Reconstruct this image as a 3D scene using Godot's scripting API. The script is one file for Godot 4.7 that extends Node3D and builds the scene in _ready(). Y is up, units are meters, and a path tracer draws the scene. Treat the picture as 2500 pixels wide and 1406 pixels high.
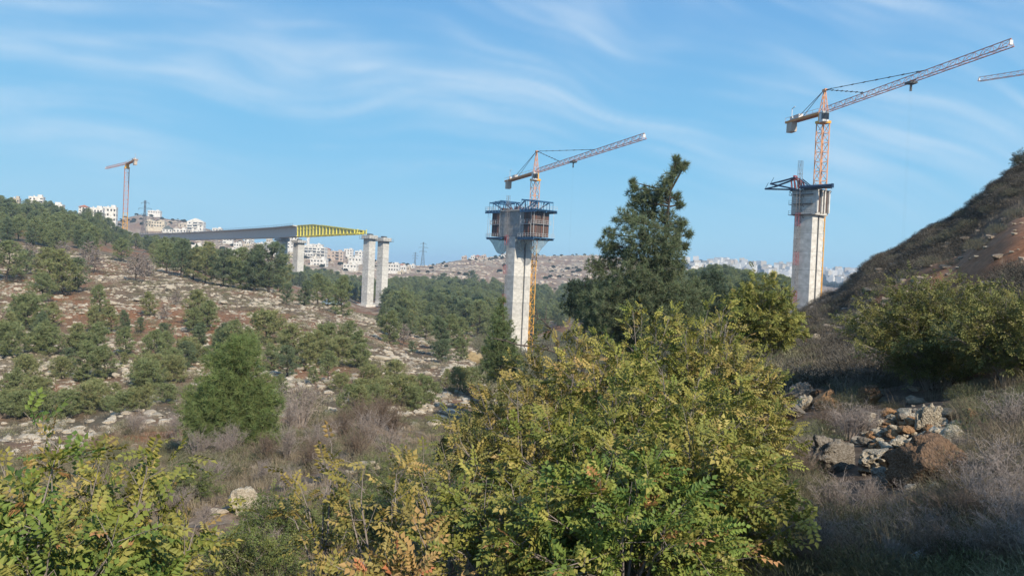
extends Node3D
# A wooded valley with a railway viaduct under construction. Camera at the origin looking along -Z, y up, metres.
# Pixels of the photograph (2500 x 1406) give directions only; distances come from the ground they touch.

const F := 2080.0
var CB: Basis
var names := {}
var M := {}
var rng := RandomNumberGenerator.new()
var n_small := FastNoiseLite.new()
var n_mid := FastNoiseLite.new()
var n_big := FastNoiseLite.new()
var n_patch := FastNoiseLite.new()
var col_a := PackedFloat32Array()
var col_y := []
const SN := 140
const S0 := 0.4
const S1 := 8.6


class MB:
	var v := PackedVector3Array()
	var n := PackedVector3Array()
	var c := PackedColorArray()
	var col := Color(1, 1, 1)

	func tri(a: Vector3, b: Vector3, d: Vector3) -> void:
		var nn := (b - a).cross(d - a).normalized()
		v.append(a); v.append(d); v.append(b)
		n.append(nn); n.append(nn); n.append(nn)
		c.append(col); c.append(col); c.append(col)

	func tri_n(a: Vector3, b: Vector3, d: Vector3, na: Vector3, nb: Vector3, nd: Vector3) -> void:
		v.append(a); v.append(d); v.append(b)
		n.append(na); n.append(nd); n.append(nb)
		c.append(col); c.append(col); c.append(col)

	func quad(a: Vector3, b: Vector3, d: Vector3, e: Vector3) -> void:
		tri(a, b, d); tri(a, d, e)

	func box(o: Vector3, x: Vector3, y: Vector3, z: Vector3) -> void:
		# centre and three half-axes (right handed)
		var p := []
		for i in 8:
			p.append(o + x * (1.0 if i & 1 else -1.0) + y * (1.0 if i & 2 else -1.0) + z * (1.0 if i & 4 else -1.0))
		quad(p[4], p[5], p[7], p[6]); quad(p[1], p[0], p[2], p[3])
		quad(p[5], p[1], p[3], p[7]); quad(p[0], p[4], p[6], p[2])
		quad(p[6], p[7], p[3], p[2]); quad(p[0], p[1], p[5], p[4])

	func bar(a: Vector3, b: Vector3, w: float, h := -1.0) -> void:
		if h < 0.0:
			h = w
		var d := b - a
		var u := Vector3.UP if absf(d.normalized().y) < 0.95 else Vector3.RIGHT
		var x := d.cross(u).normalized()
		var y := x.cross(d).normalized()
		box((a + b) / 2.0, x * w / 2.0, y * h / 2.0, -d / 2.0)

	func tube(pts: PackedVector3Array, rad: PackedFloat32Array, sides := 5) -> void:
		var rings := []
		var norms := []
		var k := pts.size()
		var u := Vector3(0.31, 0.2, 0.93)
		for i in k:
			var d := (pts[mini(i + 1, k - 1)] - pts[maxi(i - 1, 0)]).normalized()
			var x := d.cross(u).normalized()
			var y := d.cross(x)
			var ring := PackedVector3Array()
			var nr := PackedVector3Array()
			for j in sides:
				var t := TAU * j / sides
				var q := x * cos(t) + y * sin(t)
				nr.append(q)
				ring.append(pts[i] + q * rad[i])
			rings.append(ring); norms.append(nr)
		for i in k - 1:
			for j in sides:
				var jn := (j + 1) % sides
				tri_n(rings[i][j], rings[i][jn], rings[i + 1][jn], norms[i][j], norms[i][jn], norms[i + 1][jn])
				tri_n(rings[i][j], rings[i + 1][jn], rings[i + 1][j], norms[i][j], norms[i + 1][jn], norms[i + 1][j])

	func done() -> ArrayMesh:
		var m := ArrayMesh.new()
		var a := []
		a.resize(Mesh.ARRAY_MAX)
		a[Mesh.ARRAY_VERTEX] = v
		a[Mesh.ARRAY_NORMAL] = n
		a[Mesh.ARRAY_COLOR] = c
		m.add_surface_from_arrays(Mesh.PRIMITIVE_TRIANGLES, a)
		return m


# ---------------------------------------------------------------- naming and tagging
func numbered(called: String, parent: Node) -> String:
	var key := str(parent.get_instance_id()) + called
	var k: int = names.get(key, 0)
	names[key] = k + 1
	return called if k == 0 else "%s_%03d" % [called, k]


func obj(called: String, mesh: Mesh, m: Material, parent: Node = self) -> MeshInstance3D:
	var o := MeshInstance3D.new()
	o.mesh = mesh
	o.material_override = m
	o.name = numbered(called, parent)
	parent.add_child(o, true)
	return o


func tag(o: Node, label: String, category: String, group := "") -> Node:
	o.set_meta("label", label)
	o.set_meta("category", category)
	if group:
		o.set_meta("group", group)
	return o


func thing(called: String, label: String, category: String, at := Vector3.ZERO, group := "", turn := 0.0) -> Node3D:
	var o := Node3D.new()
	o.name = numbered(called, self)
	add_child(o)
	o.position = at
	o.rotation.y = turn
	tag(o, label, category, group)
	return o


func dup(src: Node3D, called: String, label: String, category: String, group: String, t: Transform3D) -> Node3D:
	var o: Node3D = src.duplicate()
	o.name = numbered(called, self)
	add_child(o)
	o.transform = t
	tag(o, label, category, group)
	return o


func lin(r: float, g: float, b: float) -> Color:
	return Color(r, g, b).linear_to_srgb()


func mat(called: String, c: Color, rough := 0.9, metal := 0.0) -> StandardMaterial3D:
	var m := StandardMaterial3D.new()
	m.resource_name = called
	m.albedo_color = c
	m.roughness = rough
	m.metallic = metal
	m.metallic_specular = 0.35
	m.cull_mode = BaseMaterial3D.CULL_DISABLED
	M[called] = m
	return m


func noise_tex(size: int, freq: float, lo: Color, hi: Color, sd: int, octaves := 4, as_normal := false, kind := FastNoiseLite.TYPE_SIMPLEX_SMOOTH) -> NoiseTexture2D:
	var f := FastNoiseLite.new()
	f.noise_type = kind
	f.seed = sd
	f.frequency = freq
	f.fractal_octaves = octaves
	var t := NoiseTexture2D.new()
	t.width = size
	t.height = size
	t.seamless = true
	t.noise = f
	t.as_normal_map = as_normal
	if not as_normal:
		var g := Gradient.new()
		g.set_color(0, lo)
		g.set_color(1, hi)
		t.color_ramp = g
	return t


func tri_tex(m: StandardMaterial3D, t: Texture2D, scale: float, world := true) -> void:
	m.albedo_texture = t
	m.uv1_triplanar = true
	m.uv1_world_triplanar = world
	m.uv1_scale = Vector3.ONE * scale


# ---------------------------------------------------------------- camera geometry
func ray(px: float, py: float) -> Vector3:
	var d := CB * Vector3((px - 1250.0) / F, -(py - 703.0) / F, -1.0)
	return d / -d.z


func P(px: float, py: float, D: float) -> Vector3:
	return ray(px, py) * D


func horizon(px: float) -> float:
	return 669.0 + (px - 1250.0) * 0.0437


# ---------------------------------------------------------------- terrain heights
func add_column(px: float, near: Array, far: Array) -> void:
	# near: [D, height]; far: [D, row of the photograph where the ground shows]
	var ds := PackedFloat32Array()
	var ys := PackedFloat32Array()
	ds.append(1.5); ys.append(-1.62)
	for e in near:
		ds.append(e[0]); ys.append(e[1])
	for e in far:
		ds.append(e[0]); ys.append(-(e[1] - horizon(px)) / F * e[0])
	var out := PackedFloat32Array()
	for i in SN:
		var s := S0 + (S1 - S0) * i / (SN - 1.0)
		var k := 0
		while k < ds.size() - 2 and log(ds[k + 1]) < s:
			k += 1
		var t := clampf((s - log(ds[k])) / (log(ds[k + 1]) - log(ds[k])), 0.0, 1.0)
		out.append(lerpf(ys[k], ys[k + 1], t))
	var sm := out.duplicate()
	for i in range(1, SN - 1):
		sm[i] = out[i] * 0.5 + (out[i - 1] + out[i + 1]) * 0.25
	col_a.append((px - 1250.0) / F)
	col_y.append(sm)


func terrain_table() -> void:
	add_column(-900, [[4, -2.3], [8, -3.0]], [[14, 1200], [30, 1080], [62, 960], [85, 820], [110, 720], [150, 620], [190, 570], [230, 530], [330, 460], [450, 430], [520, 420], [600, 430], [900, 500], [2000, 540], [5400, 560]])
	add_column(0, [[4, -2.5], [8, -3.6]], [[14, 1290], [30, 1170], [62, 1060], [85, 900], [110, 800], [150, 690], [190, 640], [230, 600], [330, 540], [450, 512], [520, 500], [600, 510], [900, 560], [2000, 600], [5400, 610]])
	add_column(200, [[4, -2.5], [8, -3.5]], [[14, 1300], [30, 1175], [62, 1050], [85, 930], [115, 810], [150, 700], [190, 650], [240, 615], [350, 572], [470, 540], [540, 524], [620, 534], [900, 560], [2000, 600], [5400, 610]])
	add_column(330, [[4, -2.4], [8, -3.3]], [[20, 1225], [35, 1105], [65, 1005], [88, 905], [115, 805], [150, 700], [190, 662], [260, 628], [380, 610], [480, 603], [650, 598], [845, 594], [900, 570], [1000, 540], [1120, 519], [1250, 526], [1700, 580], [5400, 620]])
	add_column(430, [[4, -2.4], [8, -3.2]], [[20, 1225], [35, 1105], [65, 1005], [88, 905], [115, 805], [150, 708], [190, 678], [260, 643], [400, 622], [550, 612], [800, 604], [900, 578], [1000, 554], [1120, 534], [1250, 546], [1700, 590], [5400, 620]])
	add_column(520, [[4, -2.4], [8, -3.1]], [[20, 1225], [34, 1105], [64, 1005], [88, 905], [115, 805], [160, 718], [200, 694], [300, 668], [500, 640], [760, 612], [900, 592], [1000, 574], [1120, 562], [1300, 575], [1700, 600], [5400, 630]])
	add_column(620, [[4, -2.3], [8, -3.1]], [[20, 1222], [33, 1100], [62, 1000], [86, 900], [115, 803], [160, 728], [195, 708], [300, 695], [535, 672], [750, 622], [900, 605], [1000, 592], [1200, 602], [5400, 640]])
	add_column(730, [[4, -2.2], [8, -3.1]], [[20, 1205], [33, 1090], [60, 985], [86, 895], [115, 808], [160, 748], [200, 726], [300, 717], [535, 696], [700, 667], [850, 642], [1000, 610], [1150, 602], [1400, 622], [5400, 640]])
	add_column(900, [[4, -2.1], [8, -3.0], [16, -4.8]], [[24, 1140], [35, 1065], [60, 970], [85, 908], [120, 832], [160, 788], [250, 768], [420, 752], [550, 727], [700, 692], [850, 662], [950, 646], [1050, 632], [1300, 642], [5400, 650]])
	add_column(1020, [[4, -2.0], [8, -2.9], [20, -5.8]], [[60, 985], [90, 908], [150, 838], [220, 803], [320, 772], [450, 742], [600, 702], [750, 674], [900, 659], [1050, 651], [1300, 660], [5400, 655]])
	add_column(1150, [[5, -2.2], [10, -3.1], [20, -5.8], [40, -8.6]], [[60, 990], [90, 905], [150, 852], [220, 817], [300, 787], [450, 747], [600, 707], [700, 690], [900, 650], [1060, 629], [1200, 640], [5400, 660]])
	add_column(1300, [[5, -2.0], [10, -2.7], [20, -5.2], [40, -9.2], [90, -17], [150, -22], [220, -25], [275, -26.3], [350, -25.5], [450, -24]], [[600, 735], [700, 705], [900, 655], [1060, 620], [1300, 632], [5400, 660]])
	add_column(1450, [[5, -1.95], [10, -2.5], [20, -4.2], [40, -7.2], [90, -14], [150, -20], [275, -24]], [[350, 782], [450, 757], [600, 720], [700, 690], [900, 650], [1060, 622], [1300, 640], [5400, 665]])
	add_column(1620, [[5, -1.9], [10, -2.3], [20, -3.4], [40, -5.6], [90, -11], [150, -15]], [[250, 772], [330, 722], [420, 702], [600, 707], [900, 670], [1100, 641], [1400, 655], [2500, 642], [2800, 633], [4000, 660], [5400, 670]])
	add_column(1760, [[5, -1.9], [10, -2.1], [20, -2.6], [40, -4.0], [90, -8], [150, -9]], [[250, 752], [330, 704], [400, 693], [600, 707], [1000, 690], [1800, 672], [2500, 647], [2800, 636], [4000, 660], [5400, 672]])
	add_column(1900, [[5, -1.85], [10, -1.95], [20, -2.2], [40, -2.8], [60, -3.3], [100, -4.6], [150, -5.8], [200, -6.8], [350, -5], [600, -5]], [[1000, 700], [1800, 687], [2500, 662], [2800, 650], [4000, 670], [5400, 680]])
	add_column(2040, [[5, -1.8], [10, -1.9], [20, -2.05], [35, -2.3], [50, -1.6], [62, -0.4], [70, -0.6], [90, -3], [150, -7], [200, -8], [300, -9], [600, -9], [1000, -3]], [[1800, 702], [2500, 682], [2800, 666], [4000, 684], [5400, 690]])
	add_column(2150, [[5, -1.75], [10, -1.8], [20, -1.75], [30, -1.45], [40, -0.75], [50, 0.65], [62, 2.35], [70, 2.4], [110, -1], [200, -7], [600, -8], [1000, -3]], [[2800, 682], [5400, 690]])
	add_column(2300, [[5, -1.7], [10, -1.62], [15, -1.5], [25, -1.1], [35, -0.1], [50, 2.7], [62, 5.2], [72, 5.5], [110, 3], [200, -3], [600, -5], [3000, 10], [5400, 20]], [])
	add_column(2500, [[5, -1.6], [10, -1.35], [20, -0.6], [30, 0.9], [45, 4.7], [62, 9.7], [75, 10.4], [120, 8], [200, 3], [3000, 10], [5400, 20]], [])
	add_column(2800, [[5, -1.5], [10, -0.9], [20, 0.8], [30, 3.2], [45, 8.8], [62, 16], [78, 18], [120, 16], [200, 10], [3000, 10], [5400, 20]], [])
	add_column(3600, [[5, -1.5], [10, -0.5], [20, 2], [30, 5], [45, 12], [62, 20], [80, 24], [200, 18], [3000, 10], [5400, 20]], [])


func H0(x: float, z: float) -> float:
	var D := maxf(-z, 1.5)
	var a := clampf(x / maxf(D, 2.5), col_a[0], col_a[col_a.size() - 1] - 0.0001)
	var i := 0
	while i < col_a.size() - 2 and col_a[i + 1] < a:
		i += 1
	var t := (a - col_a[i]) / (col_a[i + 1] - col_a[i])
	t = t * t * (3.0 - 2.0 * t) * 0.5 + t * 0.5
	var f := clampf((log(D) - S0) / (S1 - S0), 0.0, 0.9999) * (SN - 1.0)
	var k := int(f)
	f -= k
	var ya: PackedFloat32Array = col_y[i]
	var yb: PackedFloat32Array = col_y[i + 1]
	return lerpf(lerpf(ya[k], ya[k + 1], f), lerpf(yb[k], yb[k + 1], f), t)


func H(x: float, z: float) -> float:
	var D := maxf(-z, 1.0)
	var y := H0(x, z)
	var far := clampf((D - 3.0) / 30.0, 0.0, 1.0)
	y += n_small.get_noise_2d(x, z) * 0.10 * clampf(D / 8.0, 0.1, 1.0)
	y += n_mid.get_noise_2d(x, z) * 0.45 * far
	y += n_big.get_noise_2d(x, z) * clampf((D - 200.0) / 500.0, 0.0, 1.0) * 3.5
	return y


func G(x: float, z: float) -> Vector3:
	return Vector3(x, H(x, z), z)


func hit(px: float, py: float, from := 2.5, to := 4500.0) -> Vector3:
	# where the sight line through a pixel meets the ground
	var d := ray(px, py)
	var t := from
	var last := from
	while t < to:
		if d.y * t < H(d.x * t, -t):
			var lo := last
			var hi := t
			for k in 12:
				var m := (lo + hi) / 2.0
				if d.y * m < H(d.x * m, -m):
					hi = m
				else:
					lo = m
			return G(d.x * hi, -hi)
		last = t
		t *= 1.025
	return Vector3.ZERO


# ---------------------------------------------------------------- build
func _ready() -> void:
	var t0 := Time.get_ticks_msec()
	rng.seed = 4217
	CB = Basis(Vector3.RIGHT, deg_to_rad(-0.94)) * Basis(Vector3.BACK, deg_to_rad(2.5))
	var cam := Camera3D.new()
	cam.name = "camera"
	cam.basis = CB
	cam.fov = rad_to_deg(2.0 * atan(703.0 / F))
	cam.near = 0.05
	cam.far = 9000.0
	add_child(cam)
	cam.current = true

	var env := Environment.new()
	env.background_mode = Environment.BG_SKY
	var sky := Sky.new()
	var pano := PanoramaSkyMaterial.new()
	pano.panorama = ImageTexture.create_from_image(sky_image())
	sky.sky_material = pano
	env.sky = sky
	env.background_energy_multiplier = 0.78
	env.tonemap_mode = Environment.TONE_MAPPER_LINEAR
	env.tonemap_exposure = 1.3
	env.fog_enabled = true
	env.fog_density = 0.00022
	env.fog_light_color = Color(0.72, 0.84, 0.97)
	env.sdfgi_enabled = true
	env.ssao_enabled = true
	env.ssil_enabled = true
	var we := WorldEnvironment.new()
	we.environment = env
	add_child(we)

	var sun := DirectionalLight3D.new()
	sun.name = "sun"
	sun.light_energy = 1.6
	sun.light_color = Color(1.0, 0.945, 0.86)
	sun.light_angular_distance = 0.5
	sun.shadow_enabled = true
	add_child(sun)
	var el := deg_to_rad(33.0)
	var az := deg_to_rad(30.0)   # to the right of straight behind the camera
	var to_sun := Vector3(sin(az) * cos(el), sin(el), cos(az) * cos(el))
	sun.basis = Basis.looking_at(-to_sun, Vector3.UP)

	n_small.seed = 3; n_small.frequency = 0.55; n_small.fractal_octaves = 3
	n_mid.seed = 5; n_mid.frequency = 0.09; n_mid.fractal_octaves = 3
	n_big.seed = 9; n_big.frequency = 0.012; n_big.fractal_octaves = 4
	n_patch.seed = 21; n_patch.frequency = 0.05; n_patch.fractal_octaves = 4
	terrain_table()
	materials()
	print("sky ", Time.get_ticks_msec() - t0)
	ground()
	print("ground ", Time.get_ticks_msec() - t0)
	viaduct()
	cranes()
	pylons()
	print("works ", Time.get_ticks_msec() - t0)
	buildings()
	print("houses ", Time.get_ticks_msec() - t0)
	pines()
	print("pines ", Time.get_ticks_msec() - t0)
	rocks()
	print("rocks ", Time.get_ticks_msec() - t0)
	scrub()
	print("scrub ", Time.get_ticks_msec() - t0)
	shrubs()
	print("shrubs ", Time.get_ticks_msec() - t0)
	small_things()


func sky_image() -> Image:
	var W := 2048
	var Hh := 1024
	var im := Image.create(W, Hh, false, Image.FORMAT_RGBF)
	var a := FastNoiseLite.new()
	a.seed = 11; a.frequency = 1.0; a.fractal_octaves = 5; a.fractal_gain = 0.58
	var b := FastNoiseLite.new()
	b.seed = 15; b.frequency = 1.0; b.fractal_octaves = 3
	var zen := Vector3(0.150, 0.385, 0.755)
	var mid := Vector3(0.235, 0.580, 0.875)
	var hor := Vector3(0.42, 0.73, 0.90)
	im.fill(Color(0.40, 0.55, 0.66))
	for j in Hh / 2:
		var e := (0.5 - (j + 0.5) / Hh) * PI
		var y := sin(e)
		var base := hor.lerp(mid, smoothstep(0.0, 0.16, y)).lerp(zen, smoothstep(0.10, 0.40, y))
		for i in W:
			var az := -((i + 0.5) / W - 0.5) * TAU
			var cx := cos(az)
			var cz := sin(az)
			# cirrus drawn out along gently curving bands
			var bend := b.get_noise_3d(cx * 1.3, cz * 1.3, e * 2.2)
			var s := e + 0.60 * cos(az - 0.30) + bend * 0.10
			var streak := a.get_noise_3d(cx * 1.7, cz * 1.7, s * 11.0)
			var fine := a.get_noise_3d(cx * 3.4 + 7.0, cz * 3.4, s * 42.0)
			var mask := b.get_noise_3d(cx * 2.4 + 5.0, cz * 2.4 + 1.0, e * 4.5 + 3.0)
			var d := clampf(0.46 + streak * 0.60 + mask * 0.52 + fine * 0.46, 0.0, 1.0)
			d = d * d * 0.60 * smoothstep(0.02, 0.20, y)
			var c := base.lerp(Vector3(0.74, 0.86, 0.97), d)
			im.set_pixel(i, j, Color(c.x, c.y, c.z))
	return im


func materials() -> void:
	var grain := noise_tex(512, 0.05, Color(0.62, 0.61, 0.60), Color(1, 1, 1), 31, 5)
	var g := mat("soil", Color(1, 1, 1), 1.0)
	g.vertex_color_use_as_albedo = true
	tri_tex(g, grain, 0.45)
	g.detail_enabled = true
	g.detail_blend_mode = BaseMaterial3D.BLEND_MODE_MUL
	g.detail_uv_layer = BaseMaterial3D.DETAIL_UV_2
	g.uv2_triplanar = true
	g.uv2_world_triplanar = true
	g.uv2_scale = Vector3.ONE * 0.06
	g.detail_albedo = noise_tex(1024, 0.045, Color(0.58, 0.55, 0.51), Color(1, 1, 1), 32, 6)
	var stone_t := noise_tex(512, 0.03, Color(0.55, 0.52, 0.48), Color(1, 1, 1), 33, 5)
	var stone_h := noise_tex(512, 0.045, Color.BLACK, Color.WHITE, 34, 5)
	for e in [["limestone", lin(0.52, 0.47, 0.38)], ["grey_stone", lin(0.30, 0.275, 0.24)], ["pale_stone", lin(0.66, 0.61, 0.51)], ["brown_stone", lin(0.23, 0.155, 0.105)], ["rust_stone", lin(0.44, 0.27, 0.15)], ["yellow_stone", lin(0.50, 0.41, 0.25)]]:
		var s := mat(e[0], e[1], 0.95)
		tri_tex(s, stone_t, 1.6)
		s.heightmap_enabled = true
		s.heightmap_texture = stone_h
		s.heightmap_scale = 2.5
	var slope_rock := mat("slope_rock", Color(1, 1, 1), 0.95)
	slope_rock.vertex_color_use_as_albedo = true
	tri_tex(slope_rock, stone_t, 0.9)
	var conc_t := noise_tex(512, 0.012, Color(0.73, 0.73, 0.72), Color(1, 1, 1), 35, 6)
	for e in [["concrete", lin(0.68, 0.67, 0.635)], ["concrete_dull", lin(0.62, 0.61, 0.585)], ["concrete_pale", lin(0.73, 0.715, 0.68)], ["concrete_grey", lin(0.33, 0.335, 0.34)], ["white_render", lin(0.80, 0.78, 0.74)]]:
		var s := mat(e[0], e[1], 0.9)
		tri_tex(s, conc_t, 0.12)
	mat("formwork", lin(0.085, 0.06, 0.05), 0.8)
	mat("rust_steel", lin(0.17, 0.075, 0.055), 0.8)
	mat("blue_steel", lin(0.03, 0.10, 0.20), 0.55, 0.1)
	mat("navy_steel", lin(0.015, 0.035, 0.075), 0.5, 0.1)
	mat("red_steel", lin(0.30, 0.05, 0.045), 0.6)
	mat("galvanised", lin(0.42, 0.43, 0.44), 0.5, 0.3)
	mat("mast_grey", lin(0.17, 0.155, 0.15), 0.6, 0.2)
	mat("dark_steel", lin(0.08, 0.085, 0.09), 0.6, 0.1)
	mat("crane_yellow", lin(0.62, 0.33, 0.05), 0.6)
	mat("crane_peach", lin(0.58, 0.27, 0.12), 0.6)
	mat("crane_pale", lin(0.50, 0.19, 0.11), 0.6)
	mat("crane_orange", lin(0.50, 0.21, 0.05), 0.6)
	mat("nose_yellow", lin(0.68, 0.60, 0.10), 0.6)
	mat("nose_plate", lin(0.50, 0.45, 0.17), 0.7)
	mat("counterweight", lin(0.42, 0.36, 0.30), 0.9)
	mat("cab_white", lin(0.55, 0.56, 0.56), 0.5)
	mat("tie_black", lin(0.05, 0.055, 0.07), 0.6)
	mat("dark_glass", lin(0.03, 0.035, 0.04), 0.15)
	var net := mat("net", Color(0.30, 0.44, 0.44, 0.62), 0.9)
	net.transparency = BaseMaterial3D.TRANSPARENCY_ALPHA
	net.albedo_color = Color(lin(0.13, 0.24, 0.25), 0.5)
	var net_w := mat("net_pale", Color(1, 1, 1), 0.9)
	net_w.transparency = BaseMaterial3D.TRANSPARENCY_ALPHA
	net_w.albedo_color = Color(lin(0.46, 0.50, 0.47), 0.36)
	for e in [["wall_white", lin(0.82, 0.80, 0.76)], ["wall_cream", lin(0.68, 0.60, 0.47)], ["wall_stone", lin(0.58, 0.51, 0.42)], ["wall_pink", lin(0.60, 0.49, 0.41)]]:
		var s := mat(e[0], e[1], 0.9)
		tri_tex(s, conc_t, 0.07)
	mat("roof_red", lin(0.36, 0.14, 0.08), 0.9)
	mat("roof_dark", lin(0.09, 0.10, 0.09), 0.9)
	mat("roof_blue", lin(0.20, 0.26, 0.30), 0.6)
	mat("roof_tan", lin(0.45, 0.32, 0.20), 0.9)
	mat("window_glass", lin(0.055, 0.06, 0.065), 0.2)
	var bark := mat("bark", lin(0.10, 0.088, 0.078), 1.0)
	tri_tex(bark, noise_tex(256, 0.06, Color(0.5, 0.48, 0.46), Color(1, 1, 1), 36, 4), 2.0, false)
	mat("twig_pale", lin(0.36, 0.32, 0.28), 0.9)
	mat("twig_grey", lin(0.24, 0.205, 0.185), 0.95)
	mat("twig_brown", lin(0.15, 0.115, 0.09), 0.95)
	var cp := mat("clear_plastic", Color(0.95, 0.97, 1.0, 0.25), 0.08)
	cp.transparency = BaseMaterial3D.TRANSPARENCY_ALPHA
	cp.metallic_specular = 0.6
	mat("dead_wood", lin(0.09, 0.075, 0.065), 0.95)
	var nd := mat("needles", Color(1, 1, 1), 0.75)
	nd.vertex_color_use_as_albedo = true
	nd.backlight_enabled = true
	nd.backlight = Color(0.8, 0.8, 0.62)
	var lf := mat("leaves", Color(1, 1, 1), 0.6)
	lf.vertex_color_use_as_albedo = true
	lf.backlight_enabled = true
	lf.backlight = Color(0.55, 0.55, 0.45)
	var hbm := mat("hill_bush", lin(0.10, 0.098, 0.062), 0.95)
	hbm.backlight_enabled = true
	hbm.backlight = Color(0.3, 0.3, 0.28)
	var dg := mat("dry_stalks", Color(1, 1, 1), 0.95)
	dg.vertex_color_use_as_albedo = true
	dg.backlight_enabled = true
	dg.backlight = Color(0.3, 0.3, 0.28)


func ground() -> void:
	var rows := 460
	var cols := 440
	var pos := PackedVector3Array()
	var colr := PackedColorArray()
	var nrm := PackedVector3Array()
	var fine := FastNoiseLite.new()
	fine.seed = 77; fine.frequency = 0.35; fine.fractal_octaves = 3
	var ds := PackedFloat32Array()
	for r in rows:
		if r < 14:
			ds.append(-14.0 + r * 1.1)
		else:
			ds.append(1.4 * exp((r - 14.0) / (rows - 15.0) * log(5300.0 / 1.4)))
	for r in rows:
		var D := ds[r]
		var w := 0.95 * maxf(D, 0.0) + 14.0
		for k in cols:
			var x := (k / (cols - 1.0) * 2.0 - 1.0) * w
			var p := G(x, -D)
			pos.append(p)
			var big := n_patch.get_noise_2d(x * 0.45, D * 0.45)
			var m := n_patch.get_noise_2d(x * 2.2 + 50.0, D * 2.2)
			var f := fine.get_noise_2d(x, D)
			var c := Color(0.20, 0.148, 0.102)
			var a := x / maxf(D, 2.0)
			# red earth, dry straw, grey scrub litter and bare limestone lie in irregular patches
			c = c.lerp(Color(0.29, 0.135, 0.065), clampf(big * 1.6 + m * 0.9 + 0.32, 0.0, 0.8))
			c = c.lerp(Color(0.105, 0.10, 0.065), clampf(-big * 1.5 + f * 0.6, 0.0, 0.65))
			var rocky := clampf((f * 0.9 + m * 1.2) * 2.2 - 0.35, 0.0, 0.85)
			if D > 620.0:
				var strata := n_patch.get_noise_2d(x * 0.35, p.y * 9.0)
				rocky = clampf(0.18 + strata * 1.3 + f * 0.9, 0.0, 0.85)
				c = c.lerp(Color(0.36, 0.255, 0.19), 0.7)
			elif D > 30.0 and D < 300.0:
				rocky *= 0.4
			elif D < 30.0:
				rocky *= 0.35
				c = c.lerp(Color(0.15, 0.125, 0.105), 0.55)
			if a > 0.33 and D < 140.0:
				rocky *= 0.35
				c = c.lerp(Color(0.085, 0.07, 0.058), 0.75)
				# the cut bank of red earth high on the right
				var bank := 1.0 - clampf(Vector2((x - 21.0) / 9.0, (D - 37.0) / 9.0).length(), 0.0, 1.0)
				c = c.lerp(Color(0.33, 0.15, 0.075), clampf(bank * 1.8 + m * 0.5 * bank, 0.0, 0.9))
			c = c.lerp(Color(0.47, 0.42, 0.335), rocky)
			if D > 1700.0:
				c = c.lerp(Color(0.10, 0.10, 0.07), 0.5)
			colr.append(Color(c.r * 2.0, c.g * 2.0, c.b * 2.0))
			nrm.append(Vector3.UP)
	for r in rows:
		for k in cols:
			var i := r * cols + k
			var dx := pos[i + (1 if k < cols - 1 else 0)] - pos[i - (1 if k > 0 else 0)]
			var dz := pos[i + (cols if r < rows - 1 else 0)] - pos[i - (cols if r > 0 else 0)]
			nrm[i] = dx.cross(dz).normalized()
	var idx := PackedInt32Array()
	for r in rows - 1:
		for k in cols - 1:
			var i := r * cols + k
			idx.append(i); idx.append(i + cols); idx.append(i + 1)
			idx.append(i + 1); idx.append(i + cols); idx.append(i + cols + 1)
	var arr := []
	arr.resize(Mesh.ARRAY_MAX)
	arr[Mesh.ARRAY_VERTEX] = pos
	arr[Mesh.ARRAY_NORMAL] = nrm
	arr[Mesh.ARRAY_COLOR] = colr
	arr[Mesh.ARRAY_INDEX] = idx
	var am := ArrayMesh.new()
	am.add_surface_from_arrays(Mesh.PRIMITIVE_TRIANGLES, arr)
	var o := obj("ground", am, M.soil)
	o.set_meta("kind", "structure")
	o.set_meta("label", "stony red and brown valley slopes with dry litter")


# ---------------------------------------------------------------- steel lattice helpers
func lattice(mb: MB, A: Vector3, B: Vector3, side: Vector3, up: Vector3, w: float, h: float, step: float, chord: float, brace: float, triangular := false) -> void:
	# chords and zig-zag bracing between A and B; side and up are unit vectors across
	var s := side * w / 2.0
	var u := up * h / 2.0
	var k := maxi(2, int((B - A).length() / step))
	var corners := [s + u, -s + u, -s - u, s - u]
	var pairs := [[0, 1], [1, 2], [2, 3], [3, 0]]
	if triangular:
		corners = [u, -s - u, s - u]
		pairs = [[0, 1], [1, 2], [2, 0]]
	for q in corners:
		mb.bar(A + q, B + q, chord)
	for i in k:
		var p0 := A.lerp(B, float(i) / k)
		var p1 := A.lerp(B, float(i + 1) / k)
		for e in pairs:
			var q0: Vector3 = corners[e[0]]
			var q1: Vector3 = corners[e[1]]
			mb.bar(p0 + q0, p0 + q1, brace)
			if i % 2 == 0:
				mb.bar(p0 + q0, p1 + q1, brace)
			else:
				mb.bar(p0 + q1, p1 + q0, brace)
	for e in pairs:
		mb.bar(B + corners[e[0]], B + corners[e[1]], brace)


func flat(v: Vector3) -> Vector3:
	return Vector3(v.x, 0, v.z)


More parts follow.
